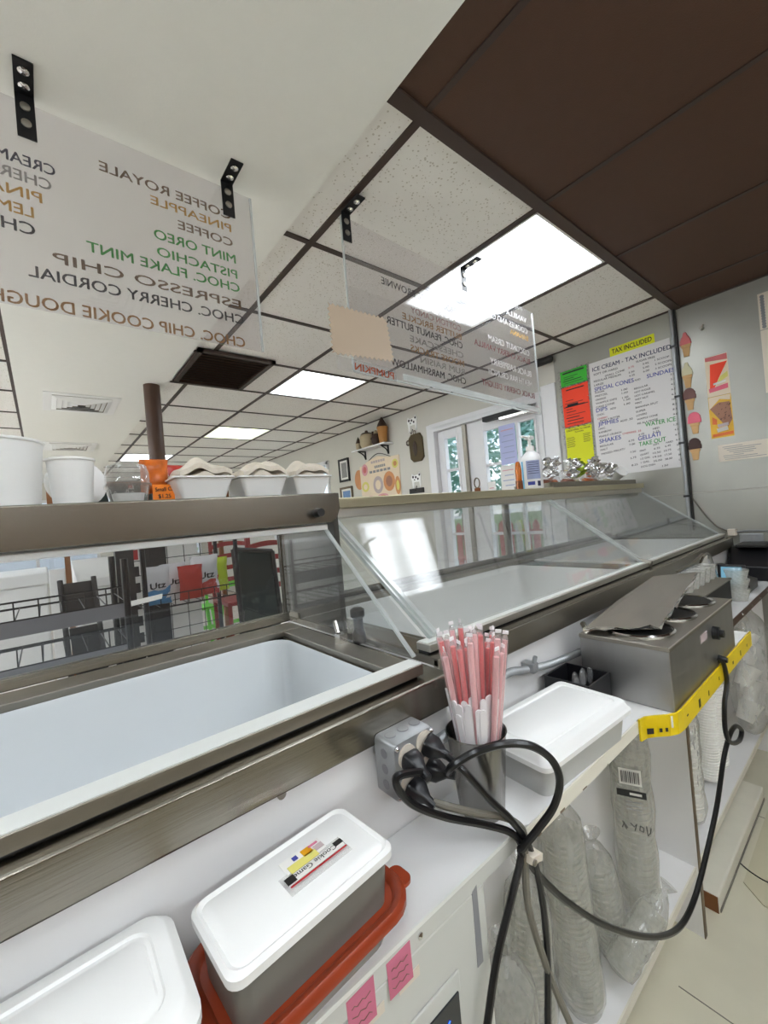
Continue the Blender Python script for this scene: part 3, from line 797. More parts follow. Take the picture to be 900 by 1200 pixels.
MB().lathe([(.016, 0), (.016, .02), (.012, .03), (.012, .055), (.017, .06), (.017, .075), (.01, .08)], (.550, .800, 1.062), 14).build('stop_knob', 'black_plastic', ca, True)
for px, py in ((330, 931), (108, 972 + 68)):
    p = at(px, py, y=.5185)
    MB().lathe([(.006, 0), (.006, .002), (.003, .003)], (p.x, .519, p.z), 12, axis=(0, -1, 0)).build('screw', 'steel_dull', ca, True)

# --- right cabinet (two tubs, slanted glass flaps closed)
B0, B1 = .575, 2.95
cb = root('dipping_cabinet', (1.76, .9, 0), 'long right stainless dipping cabinet with slanted glass flaps', 'cabinet', 'ice cream dipping cabinets')
bd = MB()
bd.box(B0, B1, .59, .615, 0, 1.047).box(B0, B1, 1.25, 1.275, 0, 1.047).box(B0, B0 + .03, .615, 1.25, 0, 1.047).box(B1 - .03, B1, .615, 1.25, 0, 1.047).box(B0, B1, .615, 1.25, .05, .08).box(1.72, 1.80, .615, 1.25, .7, 1.047)
bd.build('body', 'laminate', cb)
dk = MB()
ring(dk, B0, 1.76, .577, 1.275, .66, 1.70, .648, 1.15, 1.047, 1.062)
ring(dk, 1.76, B1, .577, 1.275, 1.84, 2.86, .648, 1.15, 1.047, 1.062)
dk.build('deck', 'steel', cb)
MB().box(B0, B1, .575, .590, 1.008, 1.0615).build('front_lip', 'steel_dull', cb, bevel=.003)
for (x0, x1) in ((B0 + .01, 1.785), (1.797, B1 - .005)):
    MB().box(x0, x1, .606, .645, 1.066, 1.081).build('front_rail', 'steel_rail', cb, bevel=.0012)
    MB().box(x0 + .004, x1 - .004, .618, .6445, 1.081, 1.0822).build('rail_sheen', 'sheen_white', cb)  # bright top of the rail put in as pale colour
MB().box(B0 + .01, B1, .612, .640, 1.062, 1.066).build('rail_gap_shade', 'black_plastic', cb)  # shade below the rails put in as a dark strip
well(cb, .66, 1.70, .65, 1.148, 1.063, .30, 'white_plastic'); well(cb, 1.84, 2.86, .65, 1.148, 1.063, .30, 'white_plastic')
MB().box(B0, B1, 1.15, 1.235, 1.062, 1.078).build('rear_rail', 'steel_dull', cb, bevel=.002)
MB().box(B0, B1, 1.21, 1.232, 1.078, 1.10).build('glass_channel', 'steel', cb, bevel=.002)
MB().box(B0 + .01, B1 - .01, 1.218, 1.223, 1.10, 1.352).build('customer_glass', 'case_glass', cb)
for x in (1.78,):
    MB().box(x - .02, x + .02, 1.214, 1.23, 1.10, 1.352).build('mullion', 'steel', cb)
MB().box(B0 + .03, B1 - .02, .985, 1.29, 1.380, 1.409).build('hood', 'hood_pale', cb, bevel=.003)
MB().box(B0 + .03, B1 - .02, 1.00, 1.27, 1.350, 1.380).build('hood_housing', 'steel_rail', cb, bevel=.002)
def sglass(x, m='case_glass'):
    MB().prism([(x, .640, 1.081), (x, 1.216, 1.081), (x, 1.216, 1.350), (x, 1.002, 1.350)], (.006, 0, 0)).build('side_glass', m, cb)
for x in (.60, 1.785, 2.925): sglass(x)
f0 = Vector((0, .632, 1.084)); f1 = Vector((0, .996, 1.352)); fd = (f1 - f0); fn_ = Vector((0, -fd.z, fd.y)).normalized()
for (x0, x1) in ((.615, 1.775), (1.803, 2.915)):
    c = (f0 + f1) / 2 + Vector(((x0 + x1) / 2, 0, 0))
    MB().obox(c, ((x1 - x0) / 2, 0, 0), fd / 2, fn_ * .0025).build('glass_flap', 'hazy_glass', cb)
    for x in (x0, x1):
        MB().obox((f0 + f1) / 2 + Vector((x, 0, 0)), (.0028, 0, 0), fd / 2, fn_ * .005).build('polished_edge', 'glass_edge', cb)
# folded spare flap edge at the left end
MB().obox((f0 + f1) / 2 + Vector((.628, -.004, .004)), (.006, 0, 0), fd / 2 * .98, fn_ * .004).build('polished_edge', 'glass_edge', cb)
MB().cyl((1.79, .60, 1.075), (1.79, .655, 1.09), .012, .010).build('flap_pivot', 'steel_dull', cb, True)
MB().box(.582, .597, .92, 1.24, 1.062, 1.38).build('end_post', 'steel_dark', cb)

# ================================================================== COUNTER UNDER THE CABINETS
wt = root('worktop', (1.0, .45, .845), 'long narrow white laminate worktop running below both dipping cabinets', 'worktop')
MB().prism([(-1.05, .390, .835), (.53, .390, .835), (.545, .382, .835), (.975, .380, .835), (1.03, .332, .835), (1.775, .332, .835), (1.775, .40, .835), (2.98, .40, .835), (2.98, .585, .835), (.57, .585, .835), (.57, .515, .835), (-1.05, .515, .835)], (0, 0, .025)).build('top', 'laminate', wt)
MB().box(-1.05, .53, .3872, .390, .856, .8612).build('edge_strip', 'sheen_white', wt)  # strip coloured pale in place of the metal's bright glint
MB().box(-1.05, .53, .3880, .390, .8345, .856).build('fascia', 'panel_grey', wt)
MB().box(1.775, 2.98, .397, .40, .833, .858).build('edge_band', 'column_brown', wt)
for k in range(6):
    MB().ball((1.9 + k * .17, .3965, .846), .004, 8, 6).build('rivet', 'chrome', wt, True)
MB().prism([(.53, .3785, .834), (.962, .3765, .834), (.962, .3795, .834), (.53, .3815, .834)], (0, 0, .0255)).build('edge_band', 'board_wood', wt)
for k in range(5):
    x = .57 + k * .08 + random.uniform(-.025, .025)
    MB().box(x, x + random.uniform(.006, .022), .3772, .3780, .834, .834 + random.uniform(.002, .006)).build('chip_mark', 'frame_wood', wt)

yg = root('edge_guard', (1.4, .33, .82), 'bright yellow scuffed edge guard wrapped around the worktop under the warmer', 'guard')
path = [(.962, .376), (.985, .372), (1.005, .358), (1.025, .340), (1.045, .330), (1.07, .327), (1.775, .327)]
b = MB()
for i in range(len(path) - 1):
    a = Vector((*path[i], 0)); c = Vector((*path[i + 1], 0)); n = (c - a).normalized(); n = Vector((n.y, -n.x, 0)) * .004
    b.prism([a + Vector((0, 0, .818)), c + Vector((0, 0, .818)), c + n + Vector((0, 0, .818)), a + n + Vector((0, 0, .818))], (0, 0, .046))
b.build('strip', 'yellow_guard', yg)
for i in range(8):
    x = 1.10 + i * .085 + random.uniform(-.015, .015)
    MB().box(x, x + random.uniform(.004, .014), .3224, .3229, .825 + random.uniform(0, .015), .832 + random.uniform(.004, .015)).build('scuff', 'frame_black', yg)
p0 = Vector((.972, .3735, .826))
for k, (dx, wdt) in enumerate(((.004, .014), (.022, .006), (.032, .005))):
    c = Vector((.985 + dx, .368 - dx * .8, .834)); n = Vector((.7, -.7, 0)); tt = Vector((.7, -.6, 0)).normalized()
    nn = Vector((-.6, -.7, 0)).normalized()
    MB().obox(c + nn * .0035, tt * wdt / 2, nn * .0006, (0, 0, .006 if k == 0 else .004)).build('scuff', 'frame_black', yg)

# condenser front under the left cabinet
YP = .3885
cf = root('condenser_front', (0.0, YP + .05, 0), 'pale grey sheet metal front with thermostat under the left worktop', 'cabinet')
MB().box(-1.05, .438, YP, .51, .02, .8325).build('sheet', 'panel_grey', cf, bevel=.002)
pl = at(555, 1043, y=YP); pl2 = at(563, 1130, y=YP)
MB().prism([(pl.x - .004, YP - .0006, pl.z), (pl.x + .006, YP - .0006, pl.z + .004), (pl2.x + .006, YP - .0006, pl2.z), (pl2.x - .006, YP - .0006, pl2.z)], (0, .002, 0)).build('gap_shade', 'grey_plastic', cf)  # grey strip painted in for the shadow gap at the panel end
sq = at(492, 1096, y=YP)
MB().lathe([(.004, 0), (.004, .002), (.001, .004)], (sq.x, YP, sq.z), 12, axis=(0, -1, 0)).build('screw', 'chrome', cf, True)
tA = at(536, 1134, y=YP)
th = MB().box(tA.x - .088, tA.x, YP - .003, YP, tA.z - .085, tA.z).build('thermostat_bezel', 'panel_grey', cf, bevel=.002)
th2 = MB().box(tA.x - .075, tA.x - .006, YP - .005, YP - .003, tA.z - .075, tA.z - .022)
th2.build('thermostat_screen', 'screen_dark', th)
text('36', (tA.x - .043, YP - .0056, tA.z - .055), (1, 0, 0), (0, 0, 1), .014, 'screen_blue', th, .02)
for k in range(5):
    MB().box(tA.x - .014 + .0, tA.x - .003, YP - .006, YP - .003, tA.z - .080 - k * .006, tA.z - .077 - k * .006).build('vent_slat', 'grey_plastic', th)
for i, (px, py, w_, lab) in enumerate(((452, 1130, .036, 'pink sticky note with faint handwriting, nearer the thermostat'), (405, 1175, .036, 'pink sticky note with faint handwriting, left of the other note'))):
    p = at(px, py, y=YP)
    nt_ = root('sticky_note', (p.x, YP - .0015, p.z - .04), lab, 'note', 'pink notes on the metal front')
    MB().prism([(p.x, YP - .0005, p.z), (p.x + w_, YP - .0005, p.z + .002), (p.x + w_ - .001, YP - .003, p.z - .038), (p.x, YP - .003, p.z - .038)], (0, -.0004, 0)).build('sheet', 'paper_pink', nt_)
    for k in range(3):
        MB().tube([(p.x + .004 + j * .0035, YP - .0042 + .0000 * j, p.z - .008 - k * .01 + .0016 * math.sin(j * 2.1 + k)) for j in range(8)], .00035, 4).build('handwriting', 'frame_wood', nt_)
    MB().box(p.x + w_ * .4, p.x + w_ * 1.3, YP - .0012, YP - .0006, p.z - .046, p.z - .034).build('tape', 'paper_cream', nt_)

# open shelf unit under the right worktop
su = root('shelf_unit', (1.7, .5, 0), 'white open shelf unit under the worktop holding bagged cups', 'shelf')
MB().box(.456, 2.75, .446, .575, .19, .21).build('deck', 'laminate', su)
MB().box(1.455, 1.473, .437, .575, .0, .80).build('divider', 'laminate', su)
MB().box(1.455, 1.473, .434, .437, .0, .80).build('divider_edge', 'frame_wood', su)
MB().box(.575, 2.75, .575, .588, 0.0, .83).build('back_panel', 'laminate', su)
MB().box(.442, .456, .41, .515, .0, .83).build('end_panel', 'laminate', su)
MB().box(.456, 2.75, .442, .446, .188, .211).build('deck_edge', 'board_wood', su)
MB().box(2.735, 2.75, .446, .575, 0, .83).build('end_panel', 'laminate', su)
kb = root('floor_plank', (1.9, .48, 0), 'thick white painted plank with bare brown end lying on the floor', 'plank')
MB().box(1.575, 2.30, .425, .535, 0, .055).build('plank_body', 'board_wood', kb, bevel=.006)
MB().box(1.572, 1.575, .427, .533, .002, .053).build('bare_end', 'raw_wood', kb)
MB().box(1.58, 2.295, .4225, .425, .003, .012).build('lower_rim', 'grey_cord', kb)  # grey strip along the lower front edge
fm = MB().prism([(1.70, -.25, .0005), (1.70, .34, .0005), (1.76, .40, .0005), (2.95, .41, .0005), (2.95, -.25, .0005)], (0, 0, .004)).build('floor_mat', 'floor_mat')
tag(fm, 'thin beige mat on the serving aisle floor at lower right', 'mat')
fc = [at(px, py, z=.006) for px, py in ((868, 1012), (880, 1022), (900, 1034), (940, 1050))]
tag(MB().tube(smooth_path(fc), .0022, 6).build('thin_wire', 'black_cord', None, True), 'thin black wire lying on the floor at lower right', 'wire')

# ================================================================== THINGS ON THE WORKTOP
CT = .86
def lidded(name, c, hx, hy, ang, z0, zl, zt, body_m, lid_m, label, cat, r=.02, inset=.006, groove=True, group=None, taper=.006):
    t = root(name, (c[0], c[1], z0), label, cat, group)
    bdy = MB().rloft([(hx - inset - taper, hy - inset - taper, r, z0), (hx - inset, hy - inset, r, zl)], (c[0], c[1], 0), ang)
    bdy.build('body', body_m, t, True)
    secs = [(hx - .002, hy - .002, r, zl - .004), (hx, hy, r, zl - .002), (hx, hy, r, zl + .006), (hx - .004, hy - .004, r, zl + .010), (hx - .008, hy - .008, r * .9, zt - .002), (hx - .011, hy - .011, r * .85, zt)]
    if groove:
        secs += [(hx - .022, hy - .022, r * .8, zt), (hx - .0235, hy - .0235, r * .8, zt - .0025), (hx - .027, hy - .027, r * .7, zt - .0025), (hx - .029, hy - .029, r * .7, zt - .0005)]
    lid = MB().rloft(secs, (c[0], c[1], 0), ang).build('lid', lid_m, t, True)
    return t, lid

# big white-lidded container, lower left
lidded('storage_container', (-.145, .436), .222, .068, 0, CT, .955, .973, 'white_plastic', 'white_plastic', 'large white lidded container cut off at the lower left corner', 'container', .022)

# clear container with terracotta lid, and the white cookie container on top of it
oc = root('storage_container', (.19, .445, CT), 'clear container with a terracotta red lid, under the white cookie container', 'container')
MB().rloft([(.095, .052, .03, CT), (.103, .058, .032, .899)], (.193, .447, 0), .06, cap1=False).build('body', 'cup_clear', oc, True)
MB().rloft([(.088, .046, .028, CT + .004), (.095, .051, .03, .885)], (.193, .447, 0), .06).build('contents', 'brown_food', oc, True)
MB().rloft([(.112, .066, .036, .894), (.116, .070, .040, .897), (.116, .070, .040, .904), (.112, .066, .038, .909), (.106, .060, .034, .908), (.101, .055, .03, .9025), (.085, .04, .02, .9025)], (.195, .441, 0), .06).build('lid', 'terracotta', oc, True)
tb = at(471, 1062, z=.903)
MB().rloft([(.012, .016, .010, .900), (.012, .016, .010, .904)], (.193 + .119, .415, 0), .06).build('lid_tab', 'terracotta', oc, True)
cc, cl = lidded('storage_container', (.192, .436), .0985, .0535, .075, .9035, .958, .967, 'grey_side', 'white_plastic', 'white cookie container with a taped handwritten label on top of the terracotta lid', 'container', .014, .005, False, None, .004)
# label on its lid
ex = Vector((math.cos(.075), math.sin(.075), 0)); ey = Vector((-ex.y, ex.x, 0))
lo = Vector((.212, .441, .9672))
def lq(u0, u1, v0, v1, z, m, name):
    MB().prism([lo + ex * u + ey * v + Vector((0, 0, z)) for u, v in ((u0, v0), (u1, v0), (u1, v1), (u0, v1))], (0, 0, .0004)).build(name, m, cl)
lq(-.040, .040, -.024, .004, .0001, 'clear_plastic', 'tape')
lq(-.030, .022, .002, .022, .0007, 'paper_white', 'label_paper')
lq(-.026, .010, -.001, .010, .0013, 'sign_yellow', 'label_print')
lq(-.004, .008, .008, .019, .0013, 'vinyl_yellow', 'label_print')
lq(-.016, -.010, .012, .018, .0018, 'ink_blue', 'label_print')
lq(.010, .021, .005, .013, .0018, 'sign_grey', 'label_print')
lq(.006, .018, .015, .018, .0018, 'paper_pink', 'label_print')
lq(-.036, .038, -.013, -.002, .0013, 'paper_white', 'label_strip')
lq(-.036, .038, -.0165, -.0145, .0018, 'ink_red', 'label_line')
lq(-.037, -.026, -.012, -.002, .0019, 'dark_metal', 'label_smudge')
lq(.028, .039, -.008, -.001, .0019, 'dark_metal', 'label_smudge')
text('Cookie Game', lo + ex * .029 + ey * (-.0035) + Vector((0, 0, .0020)), -ex, -ey, .0066, 'ink_black', cl, .056)

# electrical box with four plugs -----------------------------------
eb = root('outlet_box', (.395, .48, .945), 'grey metal outlet box full of black plugs, mounted above the worktop', 'outlet box')
MB().rloft([(.041, .041, .008, 0), (.041, .041, .008, .038), (.038, .038, .008, .042)], (0, 0, 0)).v
bx_ = MB().rloft([(.040, .041, .008, 0), (.040, .041, .008, .040), (.0385, .0395, .008, .043)], (0, 0, 0))
bx_.v = [Vector((.397 + v.x, .504 - v.z, .987 + v.y)) for v in bx_.v]; bx_.f = [f[::-1] for f in bx_.f]
bx_.build('box', 'galv', eb, True)
for i in range(3):
    MB().cyl((.373 + i * .024, .485, 1.0285), (.373 + i * .024, .485, 1.0287), .009, n=16).build('knockout', 'grey_plastic', eb)
    MB().cyl((.373 + i * .024, .485, 1.0287), (.373 + i * .024, .485, 1.0290), .0078, n=16).build('knockout', 'galv', eb)
for i in range(3):
    MB().cyl((.3565, .483, .965 + i * .022), (.3568, .483, .965 + i * .022), .007, n=14).build('knockout', 'grey_plastic', eb)
for (sx_, sz_) in ((.363, 1.021), (.431, 1.021), (.363, .953), (.431, .953)):
    MB().ball((sx_, .460, sz_), .004, 8, 6).build('screw', 'chrome', eb, True)
PL = [(.381, 1.004), (.416, 1.010), (.381, .965), (.416, .972)]
for x, z in PL:
    MB().cyl((x, .462, z), (x, .459, z), .0165, n=20).build('receptacle', 'paper_cream', eb, True)
def plug(par, x, z, dx=0, dz=-.5, y=.458):
    b = MB(); d = Vector((dx, -1, dz)).normalized(); u = Vector((1, 0, 0)); u = (u - d * u.dot(d)).normalized(); w = d.cross(u)
    c = Vector((x, y, z))
    b.rloft([(.0125, .0105, .005, 0), (.014, .012, .005, .004), (.0135, .0115, .005, .016), (.009, .008, .004, .024), (.0065, .0065, .006, .030), (.0055, .0055, .005, .042)], (0, 0, 0), n=4)
    b.v = [c + u * v.x + w * v.y + d * v.z for v in b.v]
    return b.build('plug', 'black_plastic', par, True)

def cord(name, pts, r, m, label, cat='cord', sub=10):
    t = root(name, pts[0], label, cat, None)
    MB().tube(smooth_path(pts, sub), r, 8).build('cable', m, t, True)
    return t
E1 = .362
c1 = cord('power_cord', [(.381, .43, .995), at(464, 912, y=.425), at(480, 940, y=.425), at(520, 957, y=.41), at(570, 967, y=.395), at(600, 977, y=.378), at(611, 997, y=.372), at(600, 1050, y=.37), at(583, 1120, y=.37), at(571, 1200, y=.37), at(560, 1290, y=.37)],
          .0052, 'black_cord', 'black cord curving under the plugs, leftmost of those hanging down')
plug(c1, .381, 1.004, 0, -.35)
c2 = cord('power_cord', [(.392, .425, .950), at(525, 945, y=.41), at(560, 953, y=.395), at(592, 958, y=.385), at(612, 972, y=.374), at(615, 1000, y=.368), at(619, 1060, y=.366), at(636, 1120, y=.366), at(655, 1170, y=.366), at(672, 1210, y=.366), at(700, 1290, y=.366)],
          .0052, 'grey_cord', 'grey cord leading from the lowest plug down over the worktop edge')
plug(c2, .381, .965, .25, -.5)
c3 = cord('power_cord', [(.425, .425, 1.000), at(545, 905, y=.40), at(575, 938, y=.385), at(600, 962, y=.374), at(620, 992, y=.368), at(633, 1040, y=.366), at(641, 1110, y=.366), at(642, 1200, y=.366), at(642, 1300, y=.366)],
          .0052, 'black_cord', 'black cord running diagonally from the upper right plug and straight down')
plug(c3, .416, 1.010, .45, -.45)
c4 = cord('power_cord', [(.430, .43, .970), at(530, 898, y=.41), at(556, 882, y=.395), at(590, 872, y=.365), at(622, 874, y=.345), at(646, 890, y=.335), at(656, 915, y=.330), at(649, 945, y=.338), at(630, 972, y=.352), at(614, 992, y=.364), at(612, 1000, y=.370), at(640, 1035, y=.37),
                         at(672, 1062, y=.362), at(710, 1085, y=.352), at(750, 1097, y=.345), at(780, 1096, y=.342), at(800, 1082, y=.342), at(815, 1050, y=.34), at(828, 1000, y=.335), at(840, 945, y=.325), at(848, 890, y=.316), at(855, 862, y=.312), at(862, 851, y=.310), at(869, 856, y=.309), at(866, 868, y=.309), at(856, 870, y=.309), at(850, 856, y=.311), at(849, 825, y=.313), at(852, 800, y=.314), at(848, 778, y=.316), at(842, 772, y=.3245)],
          .0056, 'black_cord', 'long black cord looping up beside the straws and over to the steel warmer')
plug(c4, .416, .972, .5, -.1)
kc = at(611, 998, y=.378)
ck = root('cable_clip', (kc.x, .376, kc.z), 'white cable clip screwed to the worktop edge around the cords', 'clip')
MB().obox((kc.x + .004, .366, kc.z), (.013, 0, -.004), (0, .012, 0), (.0015, 0, .005)).build('strap', 'paper_cream', ck, bevel=.001)
MB().lathe([(.0045, 0), (.0045, .002), (.002, .003)], (kc.x - .006, .353, kc.z + .002), 10, axis=(0, -1, 0)).build('screw', 'steel_dull', ck, True)

# flexible conduit along the splash panel
fx = root('flexible_conduit', (.6, .52, .95), 'ribbed flexible metal conduit running along the splash panel behind the straws', 'conduit')
pts = [(.436, .505, .975), (.50, .507, .965), (.58, .54, .955), at(590, 792, y=.572), at(615, 785, y=.572), at(645, 778, y=.57), at(680, 764, y=.57)]
sp_ = smooth_path(pts, 40); b = MB()
b.tube(sp_, [.0072 + .0022 * (i % 2) for i in range(len(sp_))], 10); b.build('hose', 'galv', fx, True)
p = at(622, 782, y=.568)
MB().box(p.x - .01, p.x + .012, .555, .588, p.z - .010, p.z + .012).cyl((p.x + .003, .56, p.z + .012), (p.x + .003, .555, p.z + .028), .005).build('clamp', 'galv', fx, bevel=.002)

# malt cup of straws and spoons -------------------------------------
mc = root('straw_cup', (.523, .452, CT), 'tall stainless malt cup holding wrapped straws and spoons', 'cup')
MB().lathe([(.034, 0), (.036, .004), (.0475, .126), (.0495, .130), (.0475, .131), (.0455, .126), (.034, .006)], (.523, .452, CT), 32, cap1=True).build('cup', 'cup_steel', mc, True)
rs = random.Random(5)
def stick(kind, k, a, rad, ztop):
    bx0 = Vector((.523 + rad * .45 * math.cos(a), .452 + rad * .45 * math.sin(a), CT + .012))
    f_ = 1.45 if kind == 'straw' else 1.15
    tx = Vector((.523 + rad * f_ * math.cos(a), .452 + rad * f_ * math.sin(a), ztop))
    if kind == 'straw':
        return bx0, tx
    return bx0, tx
for k in range(30):
    a = rs.uniform(0, 6.28); rad = .042 * math.sqrt(rs.uniform(.02, 1)); zt = rs.uniform(1.130, 1.165)
    if a < 2.4 or a > 5.6: zt -= .012
    p0, p1 = stick('straw', k, a, rad, zt)
    red_ = rs.random() < .28
    w_ = root('wrapped_straw', p0, ('deep red' if red_ else 'pale pink') + ' plastic straw in a clear wrapper standing in the steel cup', 'straw', ('deep red' if red_ else 'pale pink') + ' wrapped straws in the steel cup')
    u = (p1 - p0).normalized()
    MB().cyl(p0, p1 - u * .012, .0042, n=8).build('straw', 'straw_red' if red_ else 'straw_pink', w_, True)
    b = MB(); q = u.orthogonal().normalized(); q.rotate(Matrix.Rotation(rs.uniform(0, 6.28), 3, u))
    b.tube([p0, p1 - u * .012, p1 - u * .004], [.0056, .0056, .003], 8)
    wr_ = b.build('wrapper', 'wrap_film', w_, True)
    MB().obox(p1 + u * .001, q * .0046, u * .0028, u.cross(q) * .0008).build('crimped_end', 'spoon_white', wr_)
for k in range(48):
    a = k * 2.39996; rad = .041 * math.sqrt(rs.uniform(.45, 1)); zt = rs.uniform(1.022, 1.056)
    if math.sin(a) > .2: zt += .01
    p0, p1 = stick('spoon', k, a, rad, zt)
    u = (p1 - p0).normalized(); q = Vector((math.cos(a + 1.57), math.sin(a + 1.57), 0)); q = (q - u * q.dot(u)).normalized(); n_ = u.cross(q)
    b = MB(); s_ = []
    for j in range(9):
        an = math.pi * j / 8; s_.append(p1 + q * (.0052 * math.cos(an)) + u * (.0052 * math.sin(an)))
    poly_ = [p0 + q * .0035 * 1, *s_, p0 - q * .0035]
    b.prism([v - n_ * .0011 for v in poly_], n_ * .0022)
    tag(b.build('plastic_spoon', 'spoon_white', None), 'white plastic spoon standing handle up around the straws in the steel cup', 'spoon', 'plastic spoons in the steel cup')

# white-lidded grey bin to the right of the cup
lidded('storage_container', (.752, .447), .150, .082, -.06, CT, .914, .936, 'grey_trans', 'white_plastic', 'grey bin with a white grooved lid between the straw cup and the steel warmer', 'container', .016, .010)
# small black open bin with spoons
sb = root('black_bin', (.955, .49, CT), 'small black open bin with clear spoons tucked behind the white lid', 'bin')
bz = .922
MB().box(.93, 1.04, .46, .464, CT, bz).box(.93, 1.04, .566, .570, CT, bz).box(.93, .934, .464, .566, CT, bz).box(1.036, 1.04, .464, .566, CT, bz).box(.934, 1.036, .464, .566, CT, CT + .004).build('bin', 'black_plastic', sb)
for k in range(5):
    x = .952 + k * .017
    o = MB().ball((x, .50 + .012 * (k % 2), .905 + .006 * (k % 3)), (.011, .007, .022), 10, 8).build('plastic_spoon', 'clear_plastic', None, True)
    tag(o, 'clear plastic spoon in the small black bin behind the white lid', 'spoon', 'clear spoons in the black bin')

# topping warmer -------------------------------------------------------
W0, W1, V0, V1, WZ = 1.045, 1.605, .331, .530, 1.004
tw = root('topping_warmer', (1.32, .43, CT), 'stainless three-well topping warmer on the worktop above the yellow guard', 'warmer')
MB().box(W0, W1, V0, V1, CT, WZ - .002).build('casing', 'steel_side', tw, bevel=.003)
MB().box(W0 - .001, W1 + .001, V0 - .001, V1 + .001, WZ - .010, WZ).build('top_plate', 'steel_dull', tw, bevel=.0015)
MB().box(W0 - .0015, W1, V0 - .0018, V0 + .001, WZ - .0015, WZ + .0008).build('polished_edge', 'steel_rail', tw)
for k in range(3):
    cx = 1.145 + k * .18
    MB().lathe([(.078, 0), (.080, .006), (.076, .009), (.070, .007), (.068, .003)], (cx, .428, WZ), 32, cap1=False).build('well_rim', 'chrome', tw, True)
    MB().lathe([(.0685, .0055), (.05, .005)], (cx, .428, WZ), 32).build('well_opening', 'dark_metal', tw, True)
lb = at(822, 750, y=V0)
MB().box(1.27, 1.325, V0 - .0012, V0, .955, .975).build('rating_label', 'sign_grey', tw)
kn = at(838, 745, y=V0)
MB().lathe([(.018, 0), (.017, .014), (.010, .015), (.010, .024), (.002, .025)], (1.385, V0, .955), 18, axis=(0, -1, 0)).build('dial', 'black_plastic', tw, True)
MB().lathe([(.011, 0), (.009, .012), (.007, .02)], tuple(at(842, 772, y=V0)), 12, axis=(0, -1, 0)).build('cord_grommet', 'black_plastic', tw, True)
# creased metal sheet over the wells
sh = root('metal_cover_sheet', (1.3, .44, WZ + .01), 'creased thin metal sheet lying tilted across the warmer wells', 'cover')
g_ = [(1.050, .520, 1.014), (1.115, .375, 1.022), (1.30, .395, 1.030), (1.64, .418, 1.075), (1.60, .535, 1.060), (1.32, .545, 1.030)]
b = MB(); b.prism([Vector(p) for p in g_], (0, 0, .0015))
o = b.build('sheet', 'steel_dull', sh)
rim = MB()
for (p, q) in ((0, 1), (1, 2), (2, 3)):
    a = Vector(g_[p]); c = Vector(g_[q]); n = 7
    pp = [a.lerp(c, i / n) + Vector((0, 0, .003 * math.sin(i * 2.3))) for i in range(n + 1)]
    for i in range(n):
        rim.prism([pp[i], pp[i + 1], pp[i + 1] + Vector((0, -.010, .006 + .005 * math.sin(i * 1.7))), pp[i] + Vector((0, -.010, .006 + .005 * math.sin((i - 1) * 1.7)))], (0, 0, .001))
rim.build('crumpled_edge', 'chrome', sh)
MB().tube([(1.62, .47, 1.078), (1.70, .44, 1.100), (1.76, .43, 1.12)], .004, 8).build('handle', 'steel_dull', sh, True)
MB().cyl((1.058, .518, WZ + .008), (1.10, .545, WZ + .008), .008).build('curl', 'steel_bright', sh, True)

# things further right on the worktop
dr = root('dark_rack', (1.95, .5, CT), 'dark box holding clear cups, just beyond the steel warmer', 'box')
MB().box(1.80, 2.22, .455, .575, CT, .955).build('case', 'dark_metal', dr, bevel=.003)
MB().box(1.80, 2.22, .450, .578, .955, .960).build('top', 'steel_dull', dr)
for k in range(5):
    x = 1.87 + k * .075
    o = MB().lathe([(.024, 0), (.033, .06), (.035, .062)], (x, .52, .9605), 16, cap1=False).build('clear_cup', 'cup_clear', None, True)
    tag(o, 'small clear plastic cup standing on the dark box beyond the warmer', 'cup', 'clear cups on the dark box')
for k in range(3):
    q = Vector((2.22, .47, CT))
    o = MB().lathe([(.030, 0), (.042, .048), (.043, .052)], (2.255, .440, CT + k * .04), 18, cap1=False).build('plastic_cup', 'cup_clear', None, True)
    tag(o, ('lowest', 'middle', 'topmost')[k] + ' cup in the short stack of clear cups beside the card terminal', 'cup', 'stacked cups by the terminal')
ps = root('card_terminal', (2.50, .46, CT), 'black card payment terminal with a small lit screen at the far end of the worktop', 'terminal')
MB().prism([(2.42, .43, CT), (2.60, .43, CT), (2.60, .43, .90), (2.42, .43, .94)], (0, .12, 0)).build('housing', 'black_plastic', ps, bevel=.004)
ps2 = MB().prism([(2.405, .44, .88), (2.425, .44, .985), (2.435, .44, .985), (2.42, .44, .88)], (0, .10, 0)).build('display', 'black_plastic', ps, bevel=.002)
MB().prism([(2.4075, .452, .90), (2.4225, .452, .975), (2.4215, .452, .975), (2.4065, .452, .90)], (0, .075, 0)).build('screen', 'pos_screen', ps)
rg = root('register_box', (2.85, .47, CT), 'black register box against the grey metal wall', 'register')
MB().prism([(2.74, .40, CT), (3.0, .40, CT), (3.0, .40, 1.02), (2.86, .40, 1.02), (2.74, .40, .93)], (0, .17, 0)).build('housing', 'black_plastic', rg, bevel=.006)
MB().box(2.80, 2.98, .42, .54, 1.02, 1.034).build('top_cover', 'dark_metal', rg, bevel=.003)
wp = root('white_guard_panel', (2.35, .58, CT), 'white splash board with a bent steel hook beyond the warmer', 'board')
MB().box(2.30, 2.40, .568, .574, CT, 1.03).build('board', 'paper_white', wp)
MB().tube(smooth_path([(2.16, .565, .985), (2.22, .560, 1.005), (2.28, .555, 1.04), (2.33, .55, 1.045), (2.36, .545, 1.01), (2.40, .54, .93)], 8), .006, 8).build('hook', 'steel_bright', wp, True)
# rod seen above the warmer
rd = [at(812, 672, y=.57), at(828, 665, y=.57), at(845, 661, y=.57), at(851, 664, y=.565)]
tag(MB().tube(smooth_path(rd, 6), .006, 8).build('steel_rod', 'steel_dull', None, True), 'thin bent steel rod on the splash panel above the warmer', 'rod')

